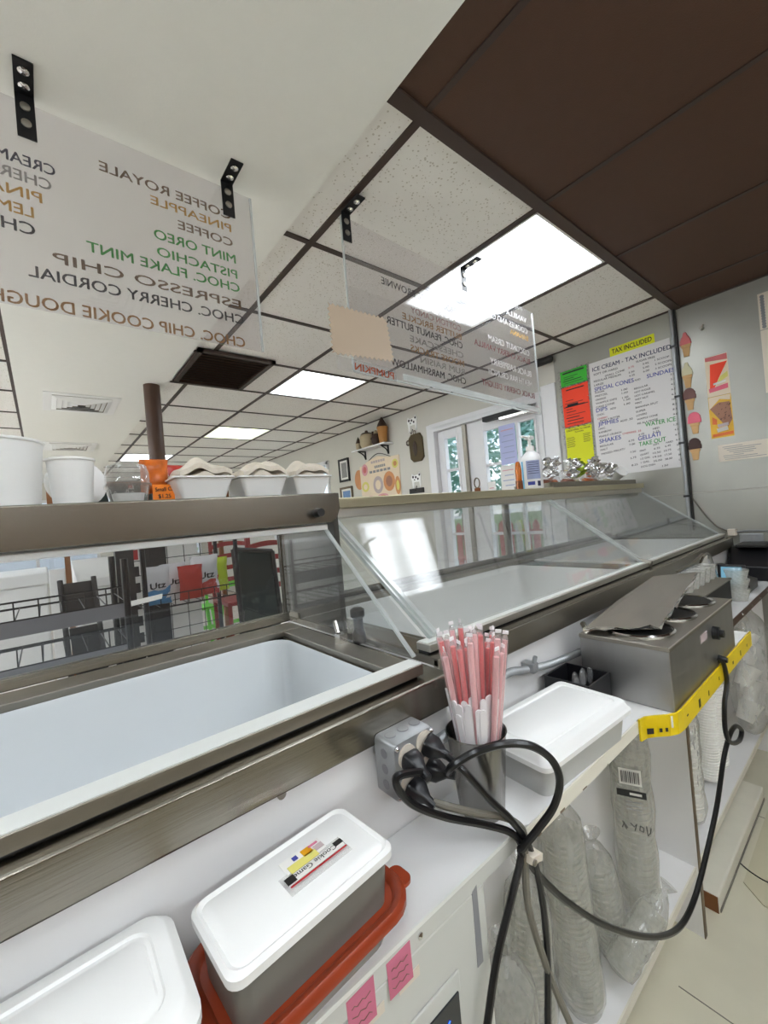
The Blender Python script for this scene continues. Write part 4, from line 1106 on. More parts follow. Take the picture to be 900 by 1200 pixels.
# ================================================================== BAGGED CUPS ON THE LOWER SHELF
from mathutils import noise as mnoise
def lumpy(b, amp, freq, seed=0):
    for v in b.v:
        n = mnoise.noise_vector(v * freq + Vector((seed, seed * 2, 0)))
        v += n * amp
    return b
def sleeve(name, base, top, r, label, ribs=22, cup_m='cup_clear', film=True, group='bagged cup sleeves on the lower shelf', tail=True):
    base = Vector(base); top = Vector(top); ax = top - base; Lh = ax.length
    t = root(name, base, label, 'cups', group)
    prof = []
    for k in range(ribs):
        h = Lh * .04 + Lh * .86 * k / ribs; st = Lh * .86 / ribs
        prof += [(r * .80, h), (r * .86, h + st * .75), (r * .90, h + st * .8), (r * .90, h + st * .97)]
    MB().lathe(prof, base, 18, axis=ax).build('cup_stack', cup_m, t, True)
    if film:
        b = MB(); pr = [(r * .3, 0), (r * .9, .01), (r, .03)] + [(r * (1.0 + .03 * math.sin(k * 1.9)), .03 + (Lh - .06) * k / 12) for k in range(1, 12)] + [(r * .95, Lh - .02), (r * .5, Lh + .015), (r * .18, Lh + .03)]
        if tail: pr += [(r * .55, Lh + .05)]
        b.lathe(pr, base, 20, axis=ax, cap0=True, cap1=False); lumpy(b, r * .10, 18, base.x * 9)
        b.build('film', 'bag_film', t, True)
    return t
s1 = sleeve('cup_sleeve', (1.20, .505, .215), (1.225, .51, .70), .052, 'tall bagged sleeve of clear cups with a barcode, leaning by the white divider', 26)
nL = Vector((-.92, -.39, 0)).normalized(); tL = Vector((.39, -.92, 0)).normalized(); cL = Vector((1.207, .506, .585)) + nL * .0565
def lab(u0, u1, v0, v1, m, name, d=0.0):
    MB().obox(cL + tL * (u0 + u1) / 2 + Vector((0, 0, (v0 + v1) / 2)) + nL * d, tL * (u1 - u0) / 2, nL * .0004, (0, 0, (v1 - v0) / 2)).build(name, m, s1)
lab(-.026, .026, -.002, .040, 'paper_white', 'barcode_patch')
for k in range(13): lab(-.021 + k * .0033, -.021 + k * .0033 + (.0012 if k % 3 else .0021), .004, .034, 'barcode', 'barcode_bar', .0008)
lab(-.034, .034, -.034, -.016, 'barcode', 'black_band'); lab(-.004, .024, -.028, -.022, 'paper_white', 'band_print', .0008)
for k in range(3): lab(-.014, .022, -.048 - k * .010, -.045 - k * .010, 'grey_plastic', 'small_print')
for k, hp_ in enumerate(([(-.028, -.12), (-.022, -.105), (-.016, -.118)], [(-.026, -.103), (-.018, -.122)], [(-.008, -.104), (.000, -.112), (.006, -.104), (.001, -.122)], [(.014, -.106), (.012, -.118), (.020, -.121), (.022, -.110), (.014, -.106)], [(.028, -.104), (.030, -.128), (.036, -.118), (.038, -.106)])):
    MB().tube([cL + tL * u + Vector((0, 0, v)) for u, v in hp_], .0015, 5).build('handwriting', 'barcode', s1)
sleeve('cup_sleeve', (.875, .510, .215), (.845, .515, .66), .050, 'bagged sleeve of clear lids with bright ribs, behind the hanging cords', 30)
sleeve('cup_sleeve', (1.035, .50, .215), (1.01, .525, .47), .042, 'short bagged sleeve of clear cups between the two tall ones', 16)
sleeve('cup_sleeve', (.955, .470, .252), (1.09, .418, .36), .034, 'bagged clear cups lying down with the torn end over the shelf edge', 14)
sleeve('cup_sleeve', (.70, .52, .215), (.71, .52, .58), .046, 'bagged sleeve of pale cups standing in shadow nearest the metal front', 24)
sleeve('lid_sleeve', (.545, .462, .215), (.552, .458, .575), .048, 'bag of clear dome lids with a knotted top beside the metal front', 8)
sleeve('foam_cup_sleeve', (1.93, .515, .215), (1.95, .515, .615), .044, 'ribbed stack of white cups under the yellow guard, nearer the divider', 34, 'foam', False, 'white cup stacks on the lower shelf')
sleeve('foam_cup_sleeve', (2.04, .515, .215), (2.06, .515, .70), .046, 'ribbed stack of white cups under the yellow guard, behind the black cord', 40, 'foam', False, 'white cup stacks on the lower shelf')
sleeve('foam_cup_sleeve', (1.66, .51, .215), (1.67, .515, .60), .050, 'bagged white cup sleeve right behind the white divider', 22, 'foam', True, 'white cup stacks on the lower shelf')
bg = root('cup_bag', (2.40, .48, .22), 'big clear plastic bag of foam cups bulging out under the worktop end', 'bag')
b = MB().ball((2.42, .455, .52), (.18, .085, .29), 20, 14); lumpy(b, .022, 9, 3); b.build('film', 'bag_film', bg, True)
for k, (x, z) in enumerate(((2.36, .30), (2.46, .36), (2.38, .45), (2.48, .52), (2.40, .60))):
    MB().lathe([(.030, 0), (.043, .085), (.045, .09)], (x, .48, z), 18, axis=(.3, -.2, 1 if k % 2 else .6)).build('foam_cup', 'foam', bg, True)
MB().box(2.43, 2.46, .366, .368, .40, .44).build('printed_label', 'label_blue', bg)
for k in range(4): MB().box(2.36 + k * .022, 2.374 + k * .022, .366, .368, .56 - k * .025, .575 - k * .025).build('print_mark', 'barcode', bg)

# ================================================================== THINGS ON THE LEFT HOOD
H1 = 1.4105
def paper_cup(c, r0, r1, h, label, m='cup_white'):
    t = root('paper_cup', c, label, 'cup', 'white tubs on the left hood')
    MB().lathe([(r0, 0), (r1, h), (r1 - .003, h), (r0 - .003, .004)], c, 32).build('wall', m, t, True)
    x, y, z = c
    rr = MB(); N_ = 32
    rr.tube([(x + r1 * math.cos(6.2832 * i / N_), y + r1 * math.sin(6.2832 * i / N_), z + h) for i in range(N_ + 1)], .0028, 8, False)
    rr.build('rolled_rim', m, t, True)
    return t
paper_cup((-.052, .885, H1), .053, .061, .104, 'larger white paper tub at the left edge on the hood')
paper_cup((.0435, .885, H1), .0275, .0335, .078, 'smaller white paper tub next to the large one on the hood')
lo_ = MB().lathe([(.047, 0), (.049, .004), (.045, .006)], (.055, .985, H1 + .049), 28, axis=(.1, -1, .25)).build('tub_lid', 'white_plastic', None, True)
tag(lo_, 'round white lid standing on edge behind the smaller paper tub', 'lid')
ct = root('clear_tub', (.125, .885, H1), 'clear domed plastic tub standing on the hood beside the paper tubs', 'tub')
MB().rloft([(.028, .028, .012, H1), (.033, .033, .016, H1 + .030)], (.125, .885, 0), cap1=False).build('base', 'tub_clear', ct, True)
MB().rloft([(.036, .036, .017, H1 + .030), (.036, .036, .017, H1 + .035)], (.125, .885, 0)).build('flange', 'tub_clear', ct, True)
MB().rloft([(.034, .034, .018, H1 + .035), (.034, .034, .02, H1 + .052), (.031, .031, .022, H1 + .068), (.02, .02, .018, H1 + .074)], (.125, .885, 0)).build('dome', 'tub_clear', ct, True)
MB().rloft([(.022, .022, .01, H1 + .004), (.025, .025, .012, H1 + .018)], (.125, .885, 0)).build('inner_cup', 'cup_white', ct, True)

def pouch(name, c, s, m, label, cat, group=None, seed=0, par=None, smooth=True, crumple=.16):
    """pillow bag: rectangular outline, crimped top and bottom, crumpled film"""
    nu, nv = 9, 12; b = MB(); vs = []
    for side in (1, -1):
        for j in range(nv + 1):
            v = j / nv * 2 - 1
            for i in range(nu + 1):
                u = i / nu * 2 - 1
                th = s[1] * max(0, 1 - abs(u) ** 3) ** .6 * max(0, 1 - v ** 4) ** .7
                wv = s[0] * (1 - .08 * (1 - v * v))
                p = Vector((c[0] + u * wv, c[1] - side * th, c[2] + v * s[2]))
                n = mnoise.noise_vector(Vector((u * 2.2 + seed * 3.1, v * 2.6, side * 1.7 + seed)))
                vs.append(p + Vector((n.x * s[0] * crumple * .4, n.y * s[1] * crumple * 2.2 * (1 - v ** 4), n.z * s[2] * crumple * .25)))
    st = (nu + 1) * (nv + 1); fs = []
    for j in range(nv):
        for i in range(nu):
            a = j * (nu + 1) + i; fs.append((a, a + 1, a + nu + 2, a + nu + 1)); a += st; fs.append((a, a + nu + 1, a + nu + 2, a + 1))
    o = b.add(vs, fs).build(name, m, par, smooth)
    if par is None: tag(o, label, cat, group)
    return o
pouch('candy_bag', (.178, .925, H1 + .055), (.026, .016, .034), 'candy_bag', 'orange bag of candy standing behind the orange price card', 'candy', None, 2)
pc = root('price_card', (.186, .895, H1), 'bright orange handwritten price card on the hood', 'card')
MB().prism([(.166, .893, H1), (.205, .893, H1), (.206, .899, H1 + .036), (.168, .899, H1 + .036)], (0, .001, 0)).build('card', 'paper_orange', pc)
text('Small C.', (.172, .8957, H1 + .022), (1, 0, .05), (0, .16, 1), .008, 'ink_black', pc, .03)
text('$1.25', (.176, .8935, H1 + .009), (1, 0, 0), (0, .16, 1), .008, 'ink_black', pc, .022)
for (x0, x1, lab, sd) in ((.193, .308, 'leftmost of the three white trays of folded cloths on the hood', 1), (.316, .428, 'middle of the three white trays of folded cloths on the hood', 2), (.436, .540, 'rightmost of the three white trays of folded cloths, by the hood knob', 3)):
    cx, cy = (x0 + x1) / 2, .895; hx = (x1 - x0) / 2
    t = root('white_tray', (cx, cy, H1), lab, 'tray', 'white plastic trays on the hood')
    MB().rloft([(hx - .017, .042, .008, H1), (hx - .004, .055, .010, H1 + .041), (hx, .060, .010, H1 + .042), (hx, .060, .010, H1 + .045), (hx - .006, .053, .010, H1 + .045), (hx - .018, .041, .008, H1 + .004)], (cx, cy, 0)).build('tray', 'white_plastic', t, True)
    for q in range(2):
        b = MB(); nx, ny = 16, 10; vs = []; rnd = random.Random(sd * 10 + q)
        for lay in (0, 1):
            for j in range(ny):
                for i in range(nx):
                    u = i / (nx - 1) * 2 - 1; v = j / (ny - 1) * 2 - 1
                    x = cx + u * (hx - .008) + .006 * q; y = cy + v * .046
                    h = .024 + q * .019 + .011 * mnoise.noise(Vector((x * 30, y * 18, sd + q * 3.3))) + .005 * math.sin(u * 6 + sd + q * 2)
                    h *= (1 - .4 * u * u) * (1 - .3 * v * v)
                    vs.append((x, y, H1 + .034 + q * .004 + (h if lay else h - .010)))
        n = nx * ny; fs = []
        for j in range(ny - 1):
            for i in range(nx - 1):
                a = j * nx + i; fs.append((a, a + nx, a + nx + 1, a + 1)); a += n; fs.append((a, a + 1, a + nx + 1, a + nx))
        for i in range(nx - 1): fs.append((i, i + 1, n + i + 1, n + i)); a = (ny - 1) * nx + i; fs.append((a + 1, a, n + a, n + a + 1))
        for j in range(ny - 1): a = j * nx; fs.append((a + nx, a, n + a, n + a + nx)); a += nx - 1; fs.append((a, a + nx, n + a + nx, n + a))
        o = MB().add(vs, fs).build('folded_cloth', 'cloth', None, True)
        tag(o, ('lower' if q == 0 else 'upper') + ' folded cream cloth in the ' + ('leftmost', 'middle', 'rightmost')[sd - 1] + ' white tray', 'cloth', 'folded cloths in the trays')
pouch('candy_bag', (.30, 1.03, H1 + .058), (.040, .018, .036), 'card_yellow', 'red and yellow candy bag behind the cloth trays, on the right', 'candy', None, 5)
pouch('candy_bag', (.255, 1.035, H1 + .060), (.030, .018, .034), 'chip_red', 'red candy bag behind the leftmost cloth tray', 'candy', None, 6)

# ================================================================== THINGS ON THE RIGHT HOOD
H2 = 1.4095
ab = root('amber_bottle', (1.652, 1.05, H2), 'slim amber bottle with a copper base beside the pump bottle', 'bottle')
MB().lathe([(.016, 0), (.016, .04)], (1.652, 1.05, H2), 16).build('base', 'copper', ab, True)
MB().lathe([(.0135, .04), (.014, .085), (.011, .115), (.007, .125)], (1.652, 1.05, H2), 16).build('glass_body', 'amber', ab, True)
sp = root('pump_bottle', (1.765, 1.05, H2), 'white sanitiser pump bottle with a printed back label', 'bottle')
MB().lathe([(.042, 0), (.045, .004), (.045, .135), (.040, .155), (.022, .172), (.018, .175)], (1.765, 1.05, H2), 28).build('body', 'dispenser', sp, True)
MB().lathe([(.019, .175), (.019, .198), (.010, .200), (.007, .205), (.007, .232)], (1.765, 1.05, H2), 18).build('collar', 'white_plastic', sp, True)
MB().box(1.745, 1.785, 1.036, 1.064, H2 + .230, H2 + .247).box(1.70, 1.75, 1.043, 1.057, H2 + .236, H2 + .246).build('pump_head', 'white_plastic', sp, bevel=.005)
fw = Vector((-1.765, -1.05, 0)).normalized(); sw = Vector((-fw.y, fw.x, 0))
def curved_label(par, c, r, a0, a1, z0, z1, m, name):
    b = MB(); n = 8; base = math.atan2(fw.y, fw.x); vs = []
    for i in range(n + 1):
        a = base + a0 + (a1 - a0) * i / n
        for z in (z0, z1): vs.append((c[0] + r * math.cos(a), c[1] + r * math.sin(a), c[2] + z))
    b.add(vs, [(2 * i, 2 * i + 2, 2 * i + 3, 2 * i + 1) for i in range(n)]); b.build(name, m, par, True)
curved_label(sp, (1.765, 1.05, H2), .0455, -.55, .85, .045, .130, 'label_blue', 'label')
curved_label(sp, (1.765, 1.05, H2), .0455, -1.35, -.95, .0, .13, 'label_cyan', 'label')
for k in range(6): curved_label(sp, (1.765, 1.05, H2), .0458, -.4, .7, .122 - k * .010, .1195 - k * .010, 'ink_navy', 'label_print')
curved_label(sp, (1.765, 1.05, H2), .0458, .45, .8, .012, .035, 'ink_navy', 'barcode'); curved_label(sp, (1.765, 1.05, H2), .0458, -.5, .2, .018, .034, 'ink_blue', 'label_print')
ty = root('steel_tray', (2.35, 1.11, H2), 'shallow dull steel tray full of wrapped treats on the right hood', 'tray')
MB().box(1.88, 2.84, 1.02, 1.20, H2, H2 + .004).box(1.86, 2.86, 1.005, 1.02, H2, H2 + .026).box(1.86, 2.86, 1.20, 1.215, H2, H2 + .026).box(1.86, 1.88, 1.005, 1.215, H2, H2 + .026).box(2.84, 2.86, 1.005, 1.215, H2, H2 + .026).build('tray', 'steel_dull', ty, bevel=.003)
def treat(x, y, s, foil_m, body_m, label, lean=.0, seed=0):
    t = root('treat_bag', (x, y, H2 + .005), label, 'candy', 'wrapped treats on the steel tray')
    z = H2 + .006
    pouch('clear_front', (x, y, z + s * .80), (s * 1.15, s * .60, s * .80), 'clear_plastic', '', '', None, seed, t)
    pouch('candies', (x, y, z + s * .40), (s * .95, s * .45, s * .38), body_m, '', '', None, seed + 9, t)
    b = MB(); n = 16; m = 9; vs = []; ax = Vector((lean, -.35, 1)).normalized(); sd = Vector((1, 0, -lean)).normalized()
    for j in range(m):
        f = j / (m - 1); wd = s * (.35 + 1.05 * f ** .8)
        for i in range(n):
            u = i / (n - 1) * 2 - 1
            k = mnoise.noise_vector(Vector((u * 3 + seed * 5, f * 3.5, seed)))
            vs.append(Vector((x, y - .012, z + s * .95)) + ax * (s * 1.75 * f * (1 - .18 * u * u)) + sd * (u * wd) + Vector((k.x * s * .22, -abs(u) * s * .2 + k.y * s * .75, k.z * s * .22)))
    nn = len(vs); vs += [v + Vector((.003, .006, .003)) for v in vs]
    fs = []
    for j in range(m - 1):
        for i in range(n - 1): a = j * n + i; fs.append((a, a + 1, a + n + 1, a + n)); a += nn; fs.append((a, a + n, a + n + 1, a + 1))
    b.add(vs, fs); b.build('foil_top', foil_m, t)
TL = [(1.95, .055, 'foil', 'candy_mix', 'silver-topped treat bag nearest the pump bottle'), (2.07, .058, 'foil', 'candy_bag', 'second silver-topped treat bag from the pump bottle'),
      (2.19, .056, 'foil', 'candy_mix', 'third silver-topped treat bag from the pump bottle'), (2.31, .054, 'green_foil', 'cone_vanilla', 'treat bag with a green top among the silver ones'),
      (2.43, .058, 'foil', 'candy_bag', 'silver-topped treat bag just right of the green one'), (2.55, .055, 'foil', 'candy_mix', 'second silver-topped treat bag right of the green one'),
      (2.67, .048, 'foil', 'cone_vanilla', 'silver-topped treat bag next to the tilted white cup')]
for k, (x, s, fm_, bm_, lab) in enumerate(TL): treat(x, 1.10 + .03 * (k % 2), s, fm_, bm_, lab, (-.55 if k in (1, 4) else .25) * (1 if k % 2 else .6), k)
tc_ = root('tilted_cup', (2.77, 1.11, H2 + .005), 'white cup lying tilted at the right end of the treat tray', 'cup')
MB().lathe([(.026, 0), (.040, .085), (.043, .088), (.043, .092), (.036, .092)], (2.775, 1.115, H2 + .035), 24, axis=(-.25, -.75, .55)).build('cup', 'cup_white', tc_, True)

# ================================================================== GREY METAL WALL
XW = WX - .006
DN = (0, -1, 0)
def card(name, y0, y1, z0, z1, m, par, th=.0015, x=XW):
    return MB().box(x - th, x, min(y0, y1), max(y0, y1), z0, z1).build(name, m, par)
mn = root('price_menu', (XW, 1.04, 1.485), 'large white handwritten price menu on the grey metal wall', 'menu')
card('board', .800, 1.282, 1.485, 2.272, 'menu_paper', mn, .004)
XT = XW - .0046
def mp(cx, cy): return at(650 + cx / 5.625, 390 + cy / 5.625, x=XT)
def mt(body, x0, y0, x1, y1, h, m):
    a = mp(x0, y0); b_ = mp(x1, y1); hh = abs(mp(x0, y0 - h).z - a.z)
    text(body, a, b_ - a, UP, hh, m, mn, (b_ - a).length)
for L_ in [('ICE CREAM - TAX INCLUDED', 250, 258, 768, 104, 27, 'ink_navy'), ('SOFT OR HARD', 257, 284, 415, 240, 13, 'ink_black'), ('SUGAR FREE', 537, 198, 662, 163, 13, 'ink_black'),
           ('SMALL CONE', 332, 292, 462, 250, 12, 'ink_black'), ('2.75', 485, 238, 522, 226, 12, 'ink_red'), ('3.95', 580, 212, 620, 202, 12, 'ink_black'), ('1 SCOOP', 660, 186, 756, 160, 12, 'ink_black'),
           ('2 SCOOPS', 662, 214, 770, 186, 12, 'ink_black'), ('3 SCOOPS', 664, 243, 772, 212, 12, 'ink_black'), ('3.50', 488, 270, 526, 258, 12, 'ink_black'), ('4.25', 490, 292, 528, 280, 12, 'ink_black'), ('5.00', 582, 238, 622, 226, 12, 'ink_black'), ('6.00', 584, 262, 624, 250, 12, 'ink_black'),
           ('REGULAR MEDIUM', 259, 328, 436, 282, 13, 'ink_black'), ('LARGE', 261, 354, 322, 338, 13, 'ink_black'), ('SPECIAL CONES', 264, 388, 522, 324, 26, 'ink_blue'), ('ADD', 526, 320, 566, 310, 12, 'ink_black'),
           ('SUNDAES', 609, 300, 792, 252, 26, 'ink_blue'), ('SUGAR', 266, 402, 328, 388, 12, 'ink_black'), ('PRETZEL', 268, 426, 350, 406, 12, 'ink_black'), ('ORANGE', 270, 450, 338, 433, 12, 'ink_black'), ('WAFFLE DIPS', 272, 474, 410, 440, 12, 'ink_black'), ('CAKE CONE', 274, 498, 395, 468, 12, 'ink_black'),
           ('1.00', 440, 384, 480, 374, 12, 'ink_black'), ('1.00', 443, 405, 483, 395, 12, 'ink_black'), ('1.50', 446, 436, 486, 425, 12, 'ink_black'), ('1.50', 455, 450, 498, 440, 12, 'ink_black'), ('1.00', 458, 478, 498, 468, 12, 'ink_black'),
           ('REGULAR', 525, 376, 615, 350, 12, 'ink_black'), ('HOT FUDGE', 527, 400, 632, 372, 12, 'ink_black'), ('HOT CARAMEL', 528, 424, 662, 390, 12, 'ink_black'), ('WET NUT', 530, 448, 618, 426, 12, 'ink_black'), ('MINT', 532, 472, 575, 462, 12, 'ink_black'),
           ('BANANA SPLIT', 534, 500, 682, 464, 12, 'ink_black'), ('SUPER', 537, 528, 600, 512, 12, 'ink_black'), ('LOVERS', 540, 553, 608, 536, 12, 'ink_black'), ('WAFFLE CONE', 543, 578, 680, 546, 12, 'ink_black'), ('PIE ALA MODE', 546, 606, 680, 574, 12, 'ink_black'),
           ('DIPS', 275, 526, 348, 508, 26, 'ink_blue'), ('ADD', 366, 508, 405, 500, 12, 'ink_black'), ('CHOC.', 280, 550, 330, 538, 12, 'ink_black'), ('CHERRY', 283, 575, 350, 560, 12, 'ink_red'), ('PEANUT BUTTER', 300, 588, 430, 556, 12, 'ink_black'),
           ('JIMMIES', 288, 616, 422, 588, 26, 'ink_blue'), ('ADD .50', 432, 590, 515, 570, 12, 'ink_black'), ('CHOC.', 290, 642, 336, 631, 12, 'ink_black'), ('RAINBOW', 292, 666, 376, 646, 12, 'ink_black'), ('PEANUT CRUNCH', 294, 692, 440, 660, 12, 'ink_black'), ('CHERRIES .25', 448, 672, 570, 650, 12, 'ink_red'),
           ('SHAKES', 297, 730, 438, 700, 28, 'ink_blue'), ('REGULAR', 300, 756, 388, 736, 12, 'ink_black'), ('MALT', 303, 780, 350, 768, 12, 'ink_black'), ('MIXED FRUIT/', 310, 806, 465, 770, 12, 'ink_black'), ('6.75', 488, 720, 525, 712, 12, 'ink_black'), ('7.00', 492, 745, 530, 736, 12, 'ink_black'), ('7.50', 498, 794, 536, 785, 12, 'ink_black'), ('5.75', 500, 834, 538, 824, 12, 'ink_black'), ('8.25', 508, 880, 548, 872, 12, 'ink_black'),
           ('WATER ICE', 598, 620, 798, 580, 28, 'ink_green'), ('MED', 648, 640, 690, 630, 12, 'ink_black'), ('GELLATI', 552, 712, 698, 678, 28, 'ink_blue'), ('4.75', 552, 680, 590, 670, 12, 'ink_black'), ('5.25', 648, 662, 690, 652, 12, 'ink_black'), ('TAKE OUT', 557, 750, 735, 712, 28, 'ink_green'), ('SOFT', 650, 745, 690, 736, 12, 'ink_black'), ('HARD', 735, 730, 780, 720, 12, 'ink_black'),
           ('PINT', 562, 786, 603, 776, 12, 'ink_black'), ('QUART', 565, 812, 622, 798, 12, 'ink_black'), ('1/2 GAL.', 567, 838, 632, 822, 12, 'ink_black'), ('1 GAL.', 569, 862, 628, 850, 12, 'ink_black'), ('DOG DISH', 571, 890, 662, 872, 12, 'ink_black'),
           ('6.25', 655, 770, 695, 762, 12, 'ink_black'), ('6.45', 728, 754, 765, 745, 12, 'ink_black'), ('10.50', 648, 800, 700, 790, 12, 'ink_black'), ('10.75', 722, 785, 768, 774, 12, 'ink_black'), ('19.50', 648, 826, 705, 816, 12, 'ink_black'), ('17.50', 726, 812, 772, 802, 12, 'ink_black'), ('35.00', 652, 852, 708, 842, 12, 'ink_black'), ('38.00', 728, 840, 776, 830, 12, 'ink_black'), ('1.50', 710, 884, 748, 876, 12, 'ink_black')]:
    mt(*L_)
for k, pr in enumerate(('2.50', '3.75', '4.50', '6.50', '6.75', '10.00', '8.25', '8.50', '9.00')):
    y = 280 + k * 33; mt(pr, 762 + k * 2.5, y, 804 + k * 2.5, y - 10, 12, 'ink_black')
for k, pr in enumerate(('1.25', '4.75', '6.75', '6.45', '10.75', '17.50', '38.00', '1.50')):
    y = 612 + k * 33; mt(pr, 786 + k * 5, y, 822 + k * 5, y - 8, 12, 'ink_black')
tx_ = root('tax_strip', (XW, 1.0, 2.26), 'yellow TAX INCLUDED strip stuck above the price menu', 'sign')
card('strip', .878, 1.142, 2.273, 2.33, 'paper_yellow', tx_, .002)
text('TAX INCLUDED', (XW - .0026, 1.128, 2.288), DN, UP, .030, 'ink_black', tx_, .235)
def notice(z0, z1, m, label, lines, seed):
    t = root('notice', (XW, 1.4, z0), label, 'notice', 'bright notices with tinsel borders')
    card('sheet', 1.302, 1.492, z0, z1, m, t, .002)
    b = MB(); rnd = random.Random(seed)
    edge = []
    for i in range(26): y = 1.29 + i * .0084; edge += [(y, z1), (y, z0)]
    for i in range(int((z1 - z0) / .009)): z = z0 + i * .009; edge += [(1.295, z), (1.50, z)]
    for (y, z) in edge:
        c = Vector((XW - .004, y + rnd.uniform(-.008, .008), z + rnd.uniform(-.008, .008)))
        a = Vector((rnd.gauss(0, .4), rnd.gauss(0, 1), rnd.gauss(0, 1))).normalized(); q = a.orthogonal().normalized()
        b.add([c - a * .012, c + q * .003, c + a * .012, c - q * .003], [(0, 1, 2, 3)])
    b.build('tinsel_border', 'tinsel', t)
    for (s, y, zz, h, wd) in lines: text(s, (XW - .0026, y, zz), DN, UP, h, 'ink_black', t, wd)
    return t
def bars(z0, z1, n, sd, hmax=.006):
    r_ = random.Random(sd); return [(1.475 - r_.uniform(0, .01), 1.475 - r_.uniform(.05, .15), z0 + (z1 - z0) * k / n, r_.uniform(.003, hmax)) for k in range(n)]
def notice_lines(t, bs):
    for (y1_, y0_, z, h) in bs: MB().box(XW - .0026, XW - .002, y0_, y1_, z, z + h).build('print_line', 'ink_black', t)
notice_lines(notice(2.168, 2.278, 'paper_green', 'bright green notice at the top left of the price menu', [], 1), [(1.475, 1.32, 2.255, .010)] + bars(2.185, 2.245, 4, 2))
notice_lines(notice(1.872, 2.160, 'paper_red', 'bright red-orange notice below the green one', [], 2), [(1.46, 1.33, 2.133, .008), (1.485, 1.31, 2.012, .006), (1.46, 1.38, 2.018, .016)] + bars(1.89, 2.08, 9, 5))
notice_lines(notice(1.560, 1.864, 'paper_yellow', 'bright yellow notice partly hidden behind the treat bags', [('CAKES MADE TO ORDER', 1.48, 1.838, .011, .17), ('FLAVORS', 1.42, 1.822, .009, .06)], 3),
             [(1.485, 1.43 - .005 * (k % 2), 1.79 - k * .011, .003) for k in range(7)] + [(1.365, 1.315 + .005 * (k % 2), 1.80 - k * .011, .003) for k in range(6)])
# conduit pipe
cp = root('conduit_pipe', (XW, .779, 1.1), 'vertical metal conduit pipe strapped to the wall beside the menu', 'pipe')
MB().cyl((XW - .013, .779, 1.10), (XW - .013, .779, CEIL - .001), .0115, n=14).build('pipe', 'galv', cp, True)
MB().box(XW - .022, XW, .757, .7665, 1.10, CEIL - .001).build('pipe_shade', 'dark_metal', cp)  # dark strip standing in for the shaded gap beside the pipe
for z in (1.30, 1.62, 1.90, 2.2):
    MB().box(XW - .026, XW, .762, .796, z, z + .012).build('strap', 'black_plastic', cp)
# cone cut-outs
def cone(yc, z0, z1, topm, shape, label):
    t = root('cone_cutout', (XW, yc, z0), label, 'cutout', 'ice cream cone cut-outs beside the conduit')
    h = z1 - z0; r = .028
    zc = z0 + h * .5
    MB().prism([(XW, yc + .013, z0), (XW, yc - .013, z0), (XW, yc - .022, zc), (XW, yc + .022, zc)], (-.006, 0, 0)).build('cone', 'cone_tan', t, bevel=.002)
    MB().box(XW - .007, XW, yc - .024, yc + .024, zc - .016, zc + .002).build('cone_collar', 'cone_tan', t, bevel=.002)
    pts = []
    n = 22
    for i in range(n + 1):
        a = math.pi * i / n; rr = 1.0
        if shape == 'swirl': hh = math.sin(a) ** 1.0 * (z1 - zc) * (1 if abs(a - 1.57) < .35 else .78); 
        else: hh = math.sin(a) ** .6 * (z1 - zc)
        yy = math.cos(a) * (r if shape == 'swirl' else r * 1.15) * (1 + .06 * math.sin(i * 2.4))
        pts.append((XW, yc - yy, zc + hh))
    MB().prism(pts, (-.008, 0, 0)).build('ice_cream', topm, t, bevel=.002)
cone(.722, 2.129, 2.272, 'cone_pink', 'swirl', 'pink swirl cone cut-out, topmost beside the conduit')
cone(.728, 1.945, 2.095, 'cone_vanilla', 'swirl', 'pale vanilla cone cut-out, second from the top')
cone(.727, 1.812, 1.942, 'cone_choc', 'round', 'chocolate brown cone cut-out, third from the top')
cone(.713, 1.668, 1.796, 'cone_hot', 'round', 'bright pink scoop cone cut-out, fourth from the top')
cone(.723, 1.514, 1.645, 'cone_dark', 'round', 'dark chocolate scoop cone cut-out, lowest of the five')
